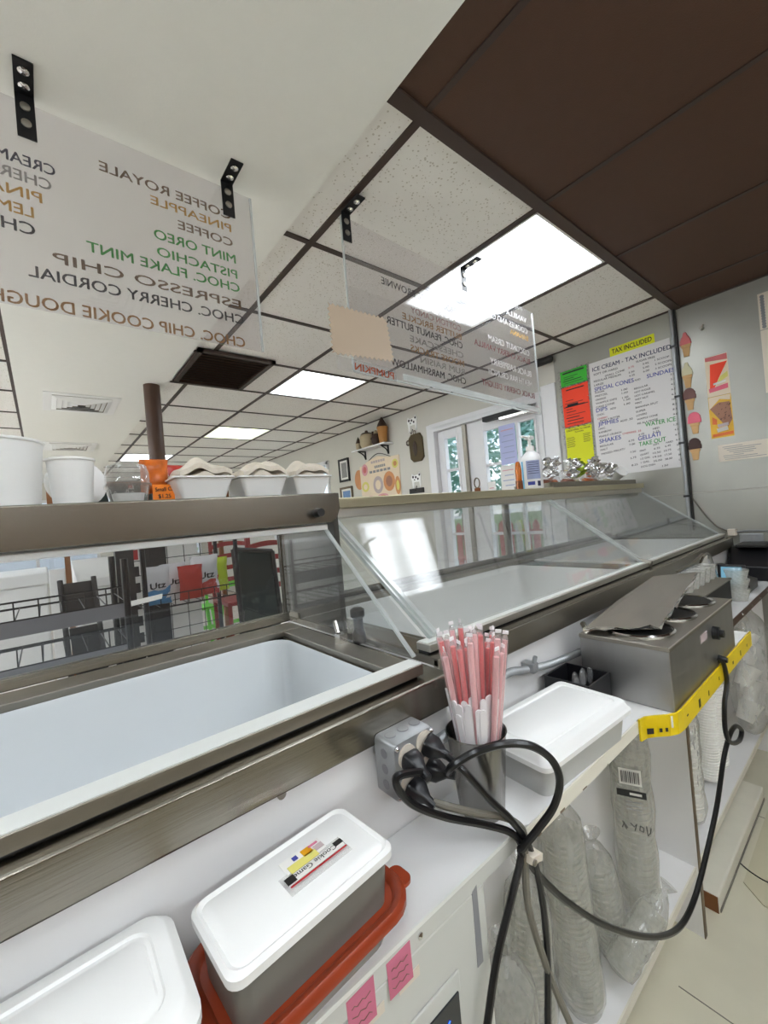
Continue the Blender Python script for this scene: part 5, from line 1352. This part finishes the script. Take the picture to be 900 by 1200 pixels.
# posters
def poster(z0, z1, label, kind):
    t = root('poster', (XW, .59, z0), label, 'poster', 'ice cream posters on the metal wall')
    card('sheet', .538, .641, z0, z1, 'card_yellow' if kind else 'sign_cream', t, .0012)
    x = XW - .0013
    lay = [0]
    def pc_(pts, m, name):
        if name != 'printed_dot' or lay[0] < 90: lay[0] = 90 if name == 'printed_dot' else lay[0] + 1
        xx = x - .0003 * min(lay[0], 8)
        MB().prism([(xx, .641 - u * .103, z0 + v * (z1 - z0)) for u, v in pts], (-.0003, 0, 0)).build(name, m, t)
    if not kind:
        pc_([(.12, .12), (.22, .80), (.97, .80), (.55, .42), (.25, .12)], 'paper_red', 'printed_shape')
        pc_([(.45, .30), (.62, .46), (.95, .55), (.95, .42)], 'sign_yellow', 'printed_shape')
        pc_([(0.02, .90), (.02, .99), (.98, .99), (.98, .84)], 'cone_pink', 'printed_band')
        pc_([(.10, .10), (.08, .20), (.92, .26), (.92, .14)], 'cone_hot', 'printed_band'); pc_([(.3, .27), (.3, .32), (.85, .35), (.85, .30)], 'vinyl_white', 'printed_band')
    else:
        pc_([(.02, .70), (.5, .92), (.95, .86), (.98, .99), (.02, .99)], 'sign_cream', 'printed_band')
        pc_([(.05, .72), (.45, .84), (.92, .82), (.98, .40), (.78, .24), (.55, .34)], 'card_choc', 'printed_shape')
        pc_([(.10, .34), (.12, .52), (.32, .44), (.30, .32)], 'card_orange', 'printed_shape')
        pc_([(.08, .03), (.08, .10), (.98, .12), (.98, .05)], 'card_orange', 'printed_band')
        rnd = random.Random(4)
        for k in range(22):
            u, v = rnd.uniform(.35, .95), rnd.uniform(.38, .82); pc_([(u, v), (u + .05, v + .03), (u + .06, v + .02), (u + .01, v - .01)], 'cone_dark', 'printed_dot')
        pc_([(.30, .13), (.28, .22), (.75, .26), (.78, .16)], 'vinyl_white', 'printed_band'); pc_([(.34, .24), (.32, .32), (.80, .34), (.80, .27)], 'sign_grey', 'printed_band')
poster(1.862, 2.090, 'cream and red frozen treat poster on the metal wall, the upper one', 0)
poster(1.623, 1.860, 'yellow nut-sprinkled cone poster below the red one', 1)
pn = root('permit_paper', (XW, .5, 1.483), 'wide cream paper form with fine print on the metal wall', 'paper')
card('sheet', .38, .617, 1.485, 1.580, 'paper_cream', pn, .0012)
rnd = random.Random(8)
for k in range(8):
    a = .60 - rnd.uniform(0, .05); MB().box(XW - .0018, XW - .0012, a - rnd.uniform(.06, .18), a, 1.495 + k * .010, 1.498 + k * .010).build('print_line', 'grey_plastic', pn)
for (z0, z1, lab, sc2) in ((2.155, 2.345, 'framed certificate with a scalloped grey border at the right edge', 1), (1.82, 2.150, 'pale paper certificate below the scalloped one at the right edge', 0)):
    t = root('certificate', (XW, .3, z0), lab, 'certificate', 'certificates at the right edge of the metal wall')
    card('sheet', .20, .393, z0, z1, 'paper_cream', t, .0015)
    if sc2:
        for k in range(12):
            z = z0 + .012 + k * .0145
            MB().cyl((XW - .0015, .376, z), (XW - .0022, .376, z), .009, n=12).build('scallop', 'grey_plastic', t)
    else:
        for k in range(10): MB().box(XW - .002, XW - .0015, .24, .36, z0 + .03 + k * .027, z0 + .036 + k * .027).build('print_line', 'grey_plastic', t)
hk = root('wall_hook', (XW, .63, 2.245), 'small metal hook screwed into the grey wall above the posters', 'hook')
MB().cyl((XW, .640, 2.262), (XW - .015, .640, 2.262), .009).build('plate', 'steel_dull', hk, True)
MB().tube([(XW - .012, .640, 2.262), (XW - .022, .632, 2.268), (XW - .026, .625, 2.275)], .005, 6).build('hook', 'steel_bright', hk, True)
ob = root('outlet_box', (XW, .585, 1.066), 'small cream junction box low on the grey wall at the end of the cabinet', 'outlet box')
MB().box(XW - .035, XW, .565, .602, 1.066, 1.103).build('box', 'paper_cream', ob, bevel=.003)
MB().tube(smooth_path([(XW - .02, .602, 1.09), (XW - .015, .66, 1.13), (XW - .012, .72, 1.22), (XW - .01, .76, 1.30)], 6), .004, 6).build('cable', 'grey_cord', ob, True)
MB().tube(smooth_path([(XW - .012, .565, 1.086), (XW - .012, .50, 1.092), (XW - .012, .40, 1.085), (XW - .012, .3, 1.08)], 6), .005, 6).build('cable', 'galv', ob, True)
ap = root('access_plate', (XW, .5, .98), 'flat grey access plate on the wall below the junction box', 'plate')
MB().box(XW - .008, XW, .455, .558, .980, 1.076).build('plate', 'galv', ap, bevel=.004)

# ================================================================== WHITE WALL DECORATIONS
XV = WX
def onw(px, py): return at(px, py, x=XV)
sf = root('wall_shelf', (XV - .06, 3.72, 2.08), 'small white wall shelf on two dark scrolled brackets', 'shelf')
MB().box(XV - .13, XV, 3.41, 4.03, 2.118, 2.134).build('board', 'door_white', sf, bevel=.003)
for y in (3.50, 3.92):
    MB().box(XV - .012, XV, y - .009, y + .009, 2.02, 2.118).box(XV - .11, XV, y - .009, y + .009, 2.106, 2.118).tube([(XV - .10, y, 2.108), (XV - .06, y, 2.09), (XV - .03, y, 2.07), (XV - .01, y, 2.03)], .007, 6).build('bracket', 'dark_metal', sf, True)
def jar(y, prof, m, label, top=None):
    t = root('ceramic_jar', (XV - .065, y, 2.1345), label, 'jar', 'jars on the wall shelf')
    MB().lathe(prof, (XV - .065, y, 2.1345), 20).build('body', m, t, True)
    if top: MB().lathe(top[0], (XV - .065, y, 2.1345), 20).build('lid', top[1], t, True)
    return t
jar(3.50, [(.042, 0), (.058, .16), (.062, .165), (.062, .18)], 'pottery_cone', 'tall cone-shaped jar with a dark swirl lid, right on the wall shelf', ([(.060, .18), (.05, .21), (.03, .245), (.008, .285), (.001, .29)], 'pottery_dark'))
jar(3.62, [(.03, 0), (.055, .03), (.055, .08), (.035, .12), (.02, .13)], 'pottery_dark', 'squat mottled jar between the teapot and the cone jar', ([(.02, .13), (.028, .14), (.008, .17)], 'pottery'))
tj = jar(3.79, [(.06, 0), (.085, .04), (.085, .12), (.07, .15), (.06, .155)], 'pottery', 'cream ceramic teapot-like jar in the middle of the wall shelf', ([(.07, .155), (.055, .17), (.02, .18), (.015, .20)], 'pottery_dark'))
MB().tube(smooth_path([(XV - .065, 3.71, 2.22), (XV - .065, 3.68, 2.24), (XV - .065, 3.675, 2.30)], 6), .012, 8).build('spout', 'pottery_dark', tj, True)
jar(3.96, [(.03, 0), (.035, .07), (.036, .08)], 'pottery', 'little jar with a dark pointed lid, left end of the wall shelf', ([(.034, .08), (.02, .12), (.001, .16)], 'pottery_dark'))
# painted donut sign
sg = root('bakery_sign', (XV, 3.7, 1.55), 'cream wooden sign painted with sweets, hung below the wall shelf', 'sign')
c_ = [(4.05, 1.52), (3.345, 1.52), (3.33, 1.985), (3.50, 1.99), (3.70, 2.03), (3.90, 1.99), (3.98, 1.95), (4.05, 1.95)]
MB().prism([(XV, y, z) for y, z in c_], (-.012, 0, 0)).build('board', 'sign_cream', sg, bevel=.003)
MB().tube(smooth_path([(XV - .008, 3.92, 1.97), (XV - .006, 3.7, 2.055), (XV - .008, 3.46, 1.985)], 8), .004, 6).build('hanger', 'dark_metal', sg, True)
for (y1_, y0_, z, m_) in ((3.82, 3.56, 1.955, 'sign_grey'), (3.76, 3.56, 1.895, 'grey_plastic'), (3.86, 3.47, 1.845, 'grey_plastic')):
    for k in range(6):
        a_ = y1_ - (y1_ - y0_) * k / 6; MB().box(XV - .0128, XV - .012, a_ - (y1_ - y0_) / 8, a_, z, z + .028).build('painted_letter', m_, sg)
for (y, z, ry, rz, m1, m2) in ((3.95, 1.90, .06, .07, 'sign_pink', 'cone_pink'), (3.96, 1.70, .07, .06, 'sign_yellow', 'sign_cream'), (3.72, 1.70, .09, .10, 'sign_grey', 'sign_cream'), (3.52, 1.72, .10, .11, 'sign_tan', 'card_choc'), (3.38, 1.66, .045, .10, 'sign_tan', 'sign_yellow'), (3.40, 1.90, .05, .05, 'sign_yellow', 'sign_tan'), (3.65, 1.56, .10, .035, 'sign_pink', 'sign_tan'), (3.88, 1.57, .11, .03, 'sign_cream', 'sign_pink')):
    for f, m, dx in ((1, m1, .0002), (.55, m2, .0006)):
        MB().prism([(XV - .0122 - dx, y - ry * f * math.cos(6.283 * i / 18), z + rz * f * math.sin(6.283 * i / 18)) for i in range(18)], (-.0005, 0, 0)).build('painted_sweet', m, sg)
pt = root('round_plaque', (XV, 4.1, 1.75), 'round tan plaque peeking out left of the painted sign', 'plaque')
MB().prism([(XV, 4.09 + .09 * math.cos(6.283 * i / 24), 1.80 + .12 * math.sin(6.283 * i / 24)) for i in range(24)], (-.004, 0, 0)).build('plaque', 'sign_tan', pt)
# picture frames
def frame(y0, y1, z0, z1, fmat, pm, label):
    t = root('picture_frame', (XV, (y0 + y1) / 2, z0), label, 'frame', 'framed pictures on the white wall')
    MB().box(XV - .018, XV, y0, y0 + .025, z0, z1).box(XV - .018, XV, y1 - .025, y1, z0, z1).box(XV - .018, XV, y0, y1, z0, z0 + .025).box(XV - .018, XV, y0, y1, z1 - .025, z1).build('frame', fmat, t, bevel=.002)
    MB().box(XV - .008, XV, y0 + .02, y1 - .02, z0 + .02, z1 - .02).build('mount', 'paper_white', t)
    MB().box(XV - .010, XV - .008, y0 + .055, y1 - .055, z0 + .05, z1 - .05).build('picture', pm, t)
frame(4.275, 4.50, 1.815, 2.105, 'frame_black', 'photo_grey', 'black framed picture left of the painted sign')
frame(4.24, 4.51, 1.54, 1.745, 'frame_wood', 'photo_blue', 'brown framed picture below the black frame')
# cow wall hooks and the wooden bell
def cow(y, z, label):
    t = root('cow_hook', (XV, y, z), label, 'hook', 'white spotted cow hooks')
    MB().prism([(XV, y + a, z + b) for a, b in ((.07, .10), (.055, .15), (.03, .13), (-.04, .135), (-.055, .16), (-.07, .13), (-.065, .02), (-.05, 0), (-.045, .06), (.03, .06), (.04, 0), (.055, .0), (.06, .07))], (-.008, 0, 0)).build('cow', 'cup_white', t)
    for (a, b, r) in ((.04, .115, .014), (.0, .11, .013), (-.03, .09, .012), (-.055, .13, .012), (.02, .085, .009)):
        MB().cyl((XV - .008, y + a, z + b), (XV - .0086, y + a, z + b), r, n=10).build('spot', 'ink_black', t)
    MB().tube(smooth_path([(XV - .005, y, z + .02), (XV - .02, y, z - .02), (XV - .03, y, z - .03), (XV - .04, y, z - .01)], 5), .004, 6).build('hook', 'dark_metal', t, True)
    return t
cow(3.09, 2.185, 'white spotted cow hook above the wooden paddle')
c2_ = cow(3.10, 1.60, 'white spotted cow hook on a dark base, low beside the door')
MB().box(XV - .02, XV, 3.0, 3.20, 1.545, 1.595).build('plinth', 'frame_black', c2_)
pd = root('wooden_paddle', (XV, 3.04, 1.87), 'dark olive wooden paddle hanging from the cow hook', 'paddle')
MB().prism([(XV, y, z) for y, z in ((3.14, 1.90), (3.10, 1.865), (2.99, 1.865), (2.95, 1.90), (2.955, 2.10), (2.985, 2.15), (3.11, 2.15), (3.15, 2.11))], (-.02, 0, 0)).build('board', 'olive', pd, bevel=.004)
MB().tube([(XV - .012, 3.06 + .018 * math.cos(6.283 * i / 12), 2.165 + .02 * math.sin(6.283 * i / 12)) for i in range(13)], .004, 6).build('ring', 'frame_wood', pd, True)
MB().tube([(XV - .014, 3.165 + .022 * math.cos(6.283 * i / 12), 2.075 + .024 * math.sin(6.283 * i / 12)) for i in range(13)], .007, 6).build('handle', 'pottery_dark', pd, True)
MB().ball((XV - .022, 3.06, 2.0), (.008, .03, .08), 10, 8).build('carved_figure', 'pottery_dark', pd, True)
# notices and key tag on the door
def door_paper(px0, py0, px1, py1, m, label, lines):
    xx = WX + .034
    a = at(px0, py0, x=xx); b_ = at(px1, py1, x=xx)
    t = root('door_notice', (xx, (a.y + b_.y) / 2, b_.z), label, 'notice', 'papers taped to the door')
    MB().box(xx - .0008, xx, b_.y, a.y, b_.z, a.z).build('sheet', m, t)
    for k in range(lines):
        z = a.z - (a.z - b_.z) * (k + 1) / (lines + 1)
        MB().box(xx - .0013, xx - .0008, b_.y + .02, a.y - .02 - .02 * (k % 2), z, z + .007).build('print_line', 'sign_pink' if k == 0 else 'label_blue', t)
door_paper(584, 500, 607, 542, 'paper_lilac', 'lilac printed notice on the upper glass of the door', 6)
door_paper(586, 547, 607, 580, 'paper_white', 'white printed sheet below the lilac notice on the door', 5)
door_paper(571, 565, 582, 580, 'paper_white', 'small sticker low on the left door panes', 1)
kt = at(559, 566, x=WX + .03)
kr = root('key_ring', (WX + .03, kt.y, kt.z - .05), 'wire ring with a brown tag hanging on the door', 'key ring')
MB().tube([(WX + .028, kt.y + .03 * math.cos(6.283 * i / 14), kt.z + .045 * math.sin(6.283 * i / 14)) for i in range(15)], .005, 6).build('ring', 'frame_wood', kr, True)
MB().box(WX + .022, WX + .034, kt.y - .03, kt.y + .03, kt.z - .13, kt.z - .045).build('tag', 'copper', kr, bevel=.004)

# ================================================================== CUSTOMER SIDE, SEEN THROUGH THE LEFT GLASS
# black wire display racks
def wire_rack(x0, x1, y0, y1, zs, ztop, label, fascia, name='wire_rack', grid=True):
    t = root(name, ((x0 + x1) / 2, (y0 + y1) / 2, 0), label, 'rack', 'black wire display racks')
    for (x, y) in ((x0, y0), (x1, y0), (x0, y1), (x1, y1)):
        MB().cyl((x, y, 0), (x, y, ztop), .011, n=8).build('upright', 'black_plastic', t, True)
    for z in zs:
        b = MB()
        n = int((x1 - x0) / .055)
        for i in range(n + 1): b.cyl((x0 + (x1 - x0) * i / n, y0, z), (x0 + (x1 - x0) * i / n, y1, z), .002, n=5)
        for i in range(n + 1): b.cyl((x0 + (x1 - x0) * i / n, y0, z), (x0 + (x1 - x0) * i / n, y0, z + .055), .002, n=5)
        b.cyl((x0, y0, z + .055), (x1, y0, z + .055), .003, n=6).cyl((x0, y1, z), (x1, y1, z), .004, n=6).cyl((x0, y0, z), (x1, y0, z), .004, n=6)
        b.build('wire_shelf', 'black_plastic', t)
        if fascia: MB().box(x0, x1, y0 - .004, y0 + .001, z - .045, z).build('price_rail', 'grey_plastic', t)
    if grid:
        b = MB(); n = int((x1 - x0) / .075); m = int(ztop / .075)
        for i in range(n + 1): b.cyl((x0 + (x1 - x0) * i / n, y1, .1), (x0 + (x1 - x0) * i / n, y1, ztop), .002, n=5)
        for i in range(m): b.cyl((x0, y1, .1 + i * .075), (x1, y1, .1 + i * .075), .002, n=5)
        b.build('grid_back', 'black_plastic', t)
    return t
wire_rack(-.75, .20, 1.62, 1.95, (.72, 1.00, 1.135), 1.28, 'black wire rack with grey price rails behind the left cabinet glass', True, grid=False)
wire_rack(.33, .74, 2.10, 2.42, (.55, 1.02), 1.40, 'black wire grid rack holding the bags of chips', False)
# chip bags
def chipbag(x, y, z, s, m1, m2, label, seed, word=None):
    t = root('chip_bag', (x, y, z), label, 'chips', 'bags of chips on the wire rack')
    pouch('pouch', (x, y, z + s * .72), (s * .48, s * .20, s * .70), m1, '', '', None, seed, t)
    if m2 != m1: pouch('lower_print', (x, y - .003, z + s * .34), (s * .46, s * .20, s * .32), m2, '', '', None, seed, t)
    if word: text(word, (x - s * .26, y - s * .27, z + s * .62), (1, 0, .05), UP, s * .22, 'ink_black', t, s * .5, bold=.03)
chipbag(.39, 2.17, 1.026, .125, 'chip_white', 'chip_blue', 'white and blue bag of chips, leftmost on the wire rack', 1, 'Utz')
chipbag(.475, 2.24, 1.026, .125, 'chip_white', 'chip_white', 'plain white bag of chips, second on the wire rack', 2, 'Utz')
chipbag(.535, 2.16, 1.026, .115, 'chip_red', 'chip_red', 'red bag of chips between the white ones on the wire rack', 3)
chipbag(.615, 2.21, 1.026, .14, 'chip_white', 'chip_red', 'white and red bag of chips towards the right of the wire rack', 4, 'Utz')
chipbag(.690, 2.27, 1.026, .125, 'chip_lime', 'chip_lime', 'lime green bag of chips, rightmost on the wire rack', 5)
# printed posters/boxes below the chips
cbx = root('striped_box', (.42, 2.62, 0), 'black and white printed display box below the chips', 'box')
MB().box(.30, .66, 2.48, 2.80, 0, 1.30).build('box', 'paper_white', cbx)
MB().box(.40, .50, 2.476, 2.48, .3, 1.30).build('black_panel', 'ink_black', cbx)
for k in range(9):
    MB().box(.335, .37, 2.476, 2.48, .55 + k * .085, .60 + k * .085).build('printed_mark', 'ink_black' if k < 8 else 'ink_red', cbx)
# chalkboard leaning
ch = root('chalkboard', (.88, 2.28, 0), 'dark framed chalkboard leaning behind the left cabinet', 'chalkboard')
MB().prism([(.80, 2.20, .25), (1.03, 2.20, .25), (1.005, 2.27, 1.20), (.785, 2.27, 1.235)], (0, .012, 0)).build('slate', 'chalkboard', ch)
fr_ = MB()
P4 = [Vector((.80, 2.195, .25)), Vector((1.03, 2.195, .25)), Vector((1.005, 2.265, 1.20)), Vector((.785, 2.265, 1.235))]
for i in range(4): fr_.cyl(P4[i], P4[(i + 1) % 4], .013, n=6)
fr_.build('frame', 'frame_black', ch)
for x in (.80, 1.02): MB().cyl((x, 2.24, .9), (x, 2.55, 0), .012, n=6).build('rear_leg', 'frame_black', ch)
MB().cyl((.80, 2.20, 0), (.80, 2.20, .25), .013, n=6).cyl((1.03, 2.20, 0), (1.03, 2.20, .25), .013, n=6).build('front_leg', 'frame_black', ch)
# red ladder-back bar chairs
def ladder_chair(x, y, label):
    t = root('ladder_chair', (x, y, 0), label, 'chair', 'red ladder-back bar chairs')
    w2, d2, sh_ = .19, .19, .76
    MB().box(x - w2, x + w2, y - d2, y + d2, sh_ - .03, sh_).build('seat', 'red_wood', t, bevel=.008)
    for sx in (-1, 1):
        MB().cyl((x + sx * .17, y - .17, 0), (x + sx * .17, y - .17, sh_ - .02), .017, n=8).build('leg', 'red_wood', t, True)
        MB().cyl((x + sx * .17, y + .17, 0), (x + sx * .17, y + .22, 1.28), .017, n=8).build('leg', 'red_wood', t, True)
        MB().cyl((x + sx * .17, y - .17, .3), (x + sx * .17, y + .18, .3), .010, n=6).build('stretcher', 'red_wood', t, True)
    MB().cyl((x - .17, y - .17, .25), (x + .17, y - .17, .25), .010, n=6).build('stretcher', 'red_wood', t, True)
    for k in range(4):
        z = .86 + k * .105; yy = y + .17 + .05 * z / 1.28
        b = MB(); pts = []
        for i in range(9):
            u = -1 + i / 4; pts.append((x + .165 * u, yy + .02 * (1 - u * u), z + .022 * (1 - u * u)))
        top = [(a, b_, c + .038) for a, b_, c in pts]
        for i in range(8): b.prism([pts[i], pts[i + 1], top[i + 1], top[i]], (0, .012, 0))
        b.build('slat', 'red_wood', t)
ladder_chair(1.30, 2.75, 'red ladder-back bar chair nearest the dark chalkboard')
ladder_chair(1.28, 3.55, 'red ladder-back bar chair behind the nearer one')
# white freezers and post far left
fz = root('chest_freezer', (-.45, 3.4, 0), 'white chest freezer behind the wire rack at far left', 'freezer')
MB().box(-1.3, .0, 3.1, 3.8, .05, 1.12).build('body', 'white_plastic', fz, bevel=.01); MB().box(-1.31, .01, 3.09, 3.81, 1.12, 1.19).build('lid', 'white_plastic', fz, bevel=.01)
MB().box(-1.28, -.02, 3.14, 3.76, 0, .05).build('plinth', 'dark_metal', fz)
wpst = root('white_post', (.045, 3.0, 0), 'slim white post standing beside the chest freezer', 'post')
MB().box(.01, .08, 2.96, 3.03, 0, 1.205).build('post', 'white_plastic', wpst, bevel=.004); MB().box(.0, .09, 2.95, 3.04, 0, .03).build('foot', 'white_plastic', wpst)
fz2 = root('display_freezer', (.30, 3.9, 0), 'low white counter freezer with a sloped top behind the folding chair', 'freezer')
MB().box(.17, .58, 3.6, 4.2, .05, 1.02).build('body', 'white_plastic', fz2, bevel=.01); MB().prism([(.16, 3.58, 1.02), (.16, 4.22, 1.02), (.16, 4.22, 1.20), (.16, 3.58, 1.08)], (.43, 0, 0)).build('lid', 'white_plastic', fz2)
MB().box(.19, .56, 3.64, 4.16, 0, .05).build('plinth', 'dark_metal', fz2)
fch = root('folding_chair', (.13, 2.5, 0), 'dark folded chair leaning by the white post', 'chair')
for x in (.08, .22):
    MB().cyl((x, 2.35, 0), (x - .03, 2.68, 1.16), .012, n=8).build('leg', 'frame_black', fch, True)
MB().prism([(.09, 2.53, .55), (.21, 2.53, .55), (.19, 2.62, .92), (.07, 2.62, .92)], (0, .015, 0)).build('seat', 'frame_black', fch)
MB().prism([(.06, 2.655, 1.0), (.19, 2.655, 1.0), (.18, 2.68, 1.14), (.06, 2.68, 1.14)], (0, .015, 0)).build('backrest', 'frame_black', fch)
dk_ = root('dark_partition', (.30, 2.10, 0), 'tall dark partition edge beside the wire rack', 'partition')
MB().box(.225, .29, 2.05, 2.10, 0, 1.37).build('panel', 'frame_black', dk_); MB().box(.215, .30, 2.04, 2.11, 0, .02).build('base', 'frame_black', dk_)
ls = MB().prism([(.02, 1.70, .945 + .145), (.30, 1.60, .985 + .145), (.31, 1.64, 1.0 + .14), (.03, 1.80, .95 + .145)], (0, 0, .002)).build('loose_sheet', 'paper_white')
tag(ls, 'loose white sheet of paper curling over the wire rack end', 'paper')
# wood-framed chalk menu far behind the paper tubs
cA = at(60, 566, y=4.6); cB = at(262, 563, y=4.6); zt_ = (cA.z + cB.z) / 2
cm = root('chalk_menu', ((cA.x + cB.x) / 2, 4.6, 0), 'wood framed dark green chalk menu standing far behind the paper tubs', 'chalkboard')
MB().box(cA.x, cB.x, 4.60, 4.62, zt_ - .55, zt_ - .04).build('slate', 'chalkboard', cm)
for (x0, x1, z0, z1) in ((cA.x, cB.x, zt_ - .05, zt_), (cA.x, cB.x, zt_ - .60, zt_ - .55), (cA.x - .04, cA.x, zt_ - .60, zt_), (cB.x, cB.x + .04, zt_ - .60, zt_)):
    MB().box(x0, x1, 4.59, 4.63, z0, z1).build('frame', 'raw_wood', cm, bevel=.003)
for x in (cA.x + .05, cB.x - .09): MB().box(x, x + .04, 4.632, 4.67, 0, zt_ - .1).box(x, x + .04, 4.45, 4.85, 0, .03).build('stand', 'raw_wood', cm)
for k in range(9):
    x = cA.x + .12 + k * (cB.x - cA.x - .2) / 9
    MB().tube(smooth_path([(x, 4.597, zt_ - .12), (x + .02, 4.597, zt_ - .07), (x + .035, 4.597, zt_ - .13), (x + .06, 4.597, zt_ - .09), (x + .08, 4.597, zt_ - .12)], 4), .003, 5).build('chalk_stroke', 'paper_white', cm)
# green stools and table
def stool(x, y, label):
    t = root('green_stool', (x, y, 0), label, 'stool', 'lime green plastic stools')
    MB().box(x - .17, x + .17, y - .15, y + .15, .44, .47).build('seat', 'green_plastic', t, bevel=.01)
    for sx in (-1, 1):
        for sy in (-1, 1):
            MB().cyl((x + sx * .13, y + sy * .11, .44), (x + sx * .17, y + sy * .14, 0), .025, .02, 8).build('leg', 'green_plastic', t, True)
    MB().box(x - .15, x + .15, y - .145, y - .13, .22, .26).build('rail', 'green_plastic', t); MB().box(x - .16, x + .16, y + .13, y + .15, .62, .70).box(x - .16, x - .13, y + .13, y + .15, .46, .7).box(x + .13, x + .16, y + .13, y + .15, .46, .7).build('backrest', 'green_plastic', t)
stool(1.34, 5.2, 'lime green plastic chair seen below the chips, the left one'); stool(1.78, 5.2, 'lime green plastic chair seen below the chips, the right one')

for o in bpy.data.objects:
    if '_org' in o: del o['_org']
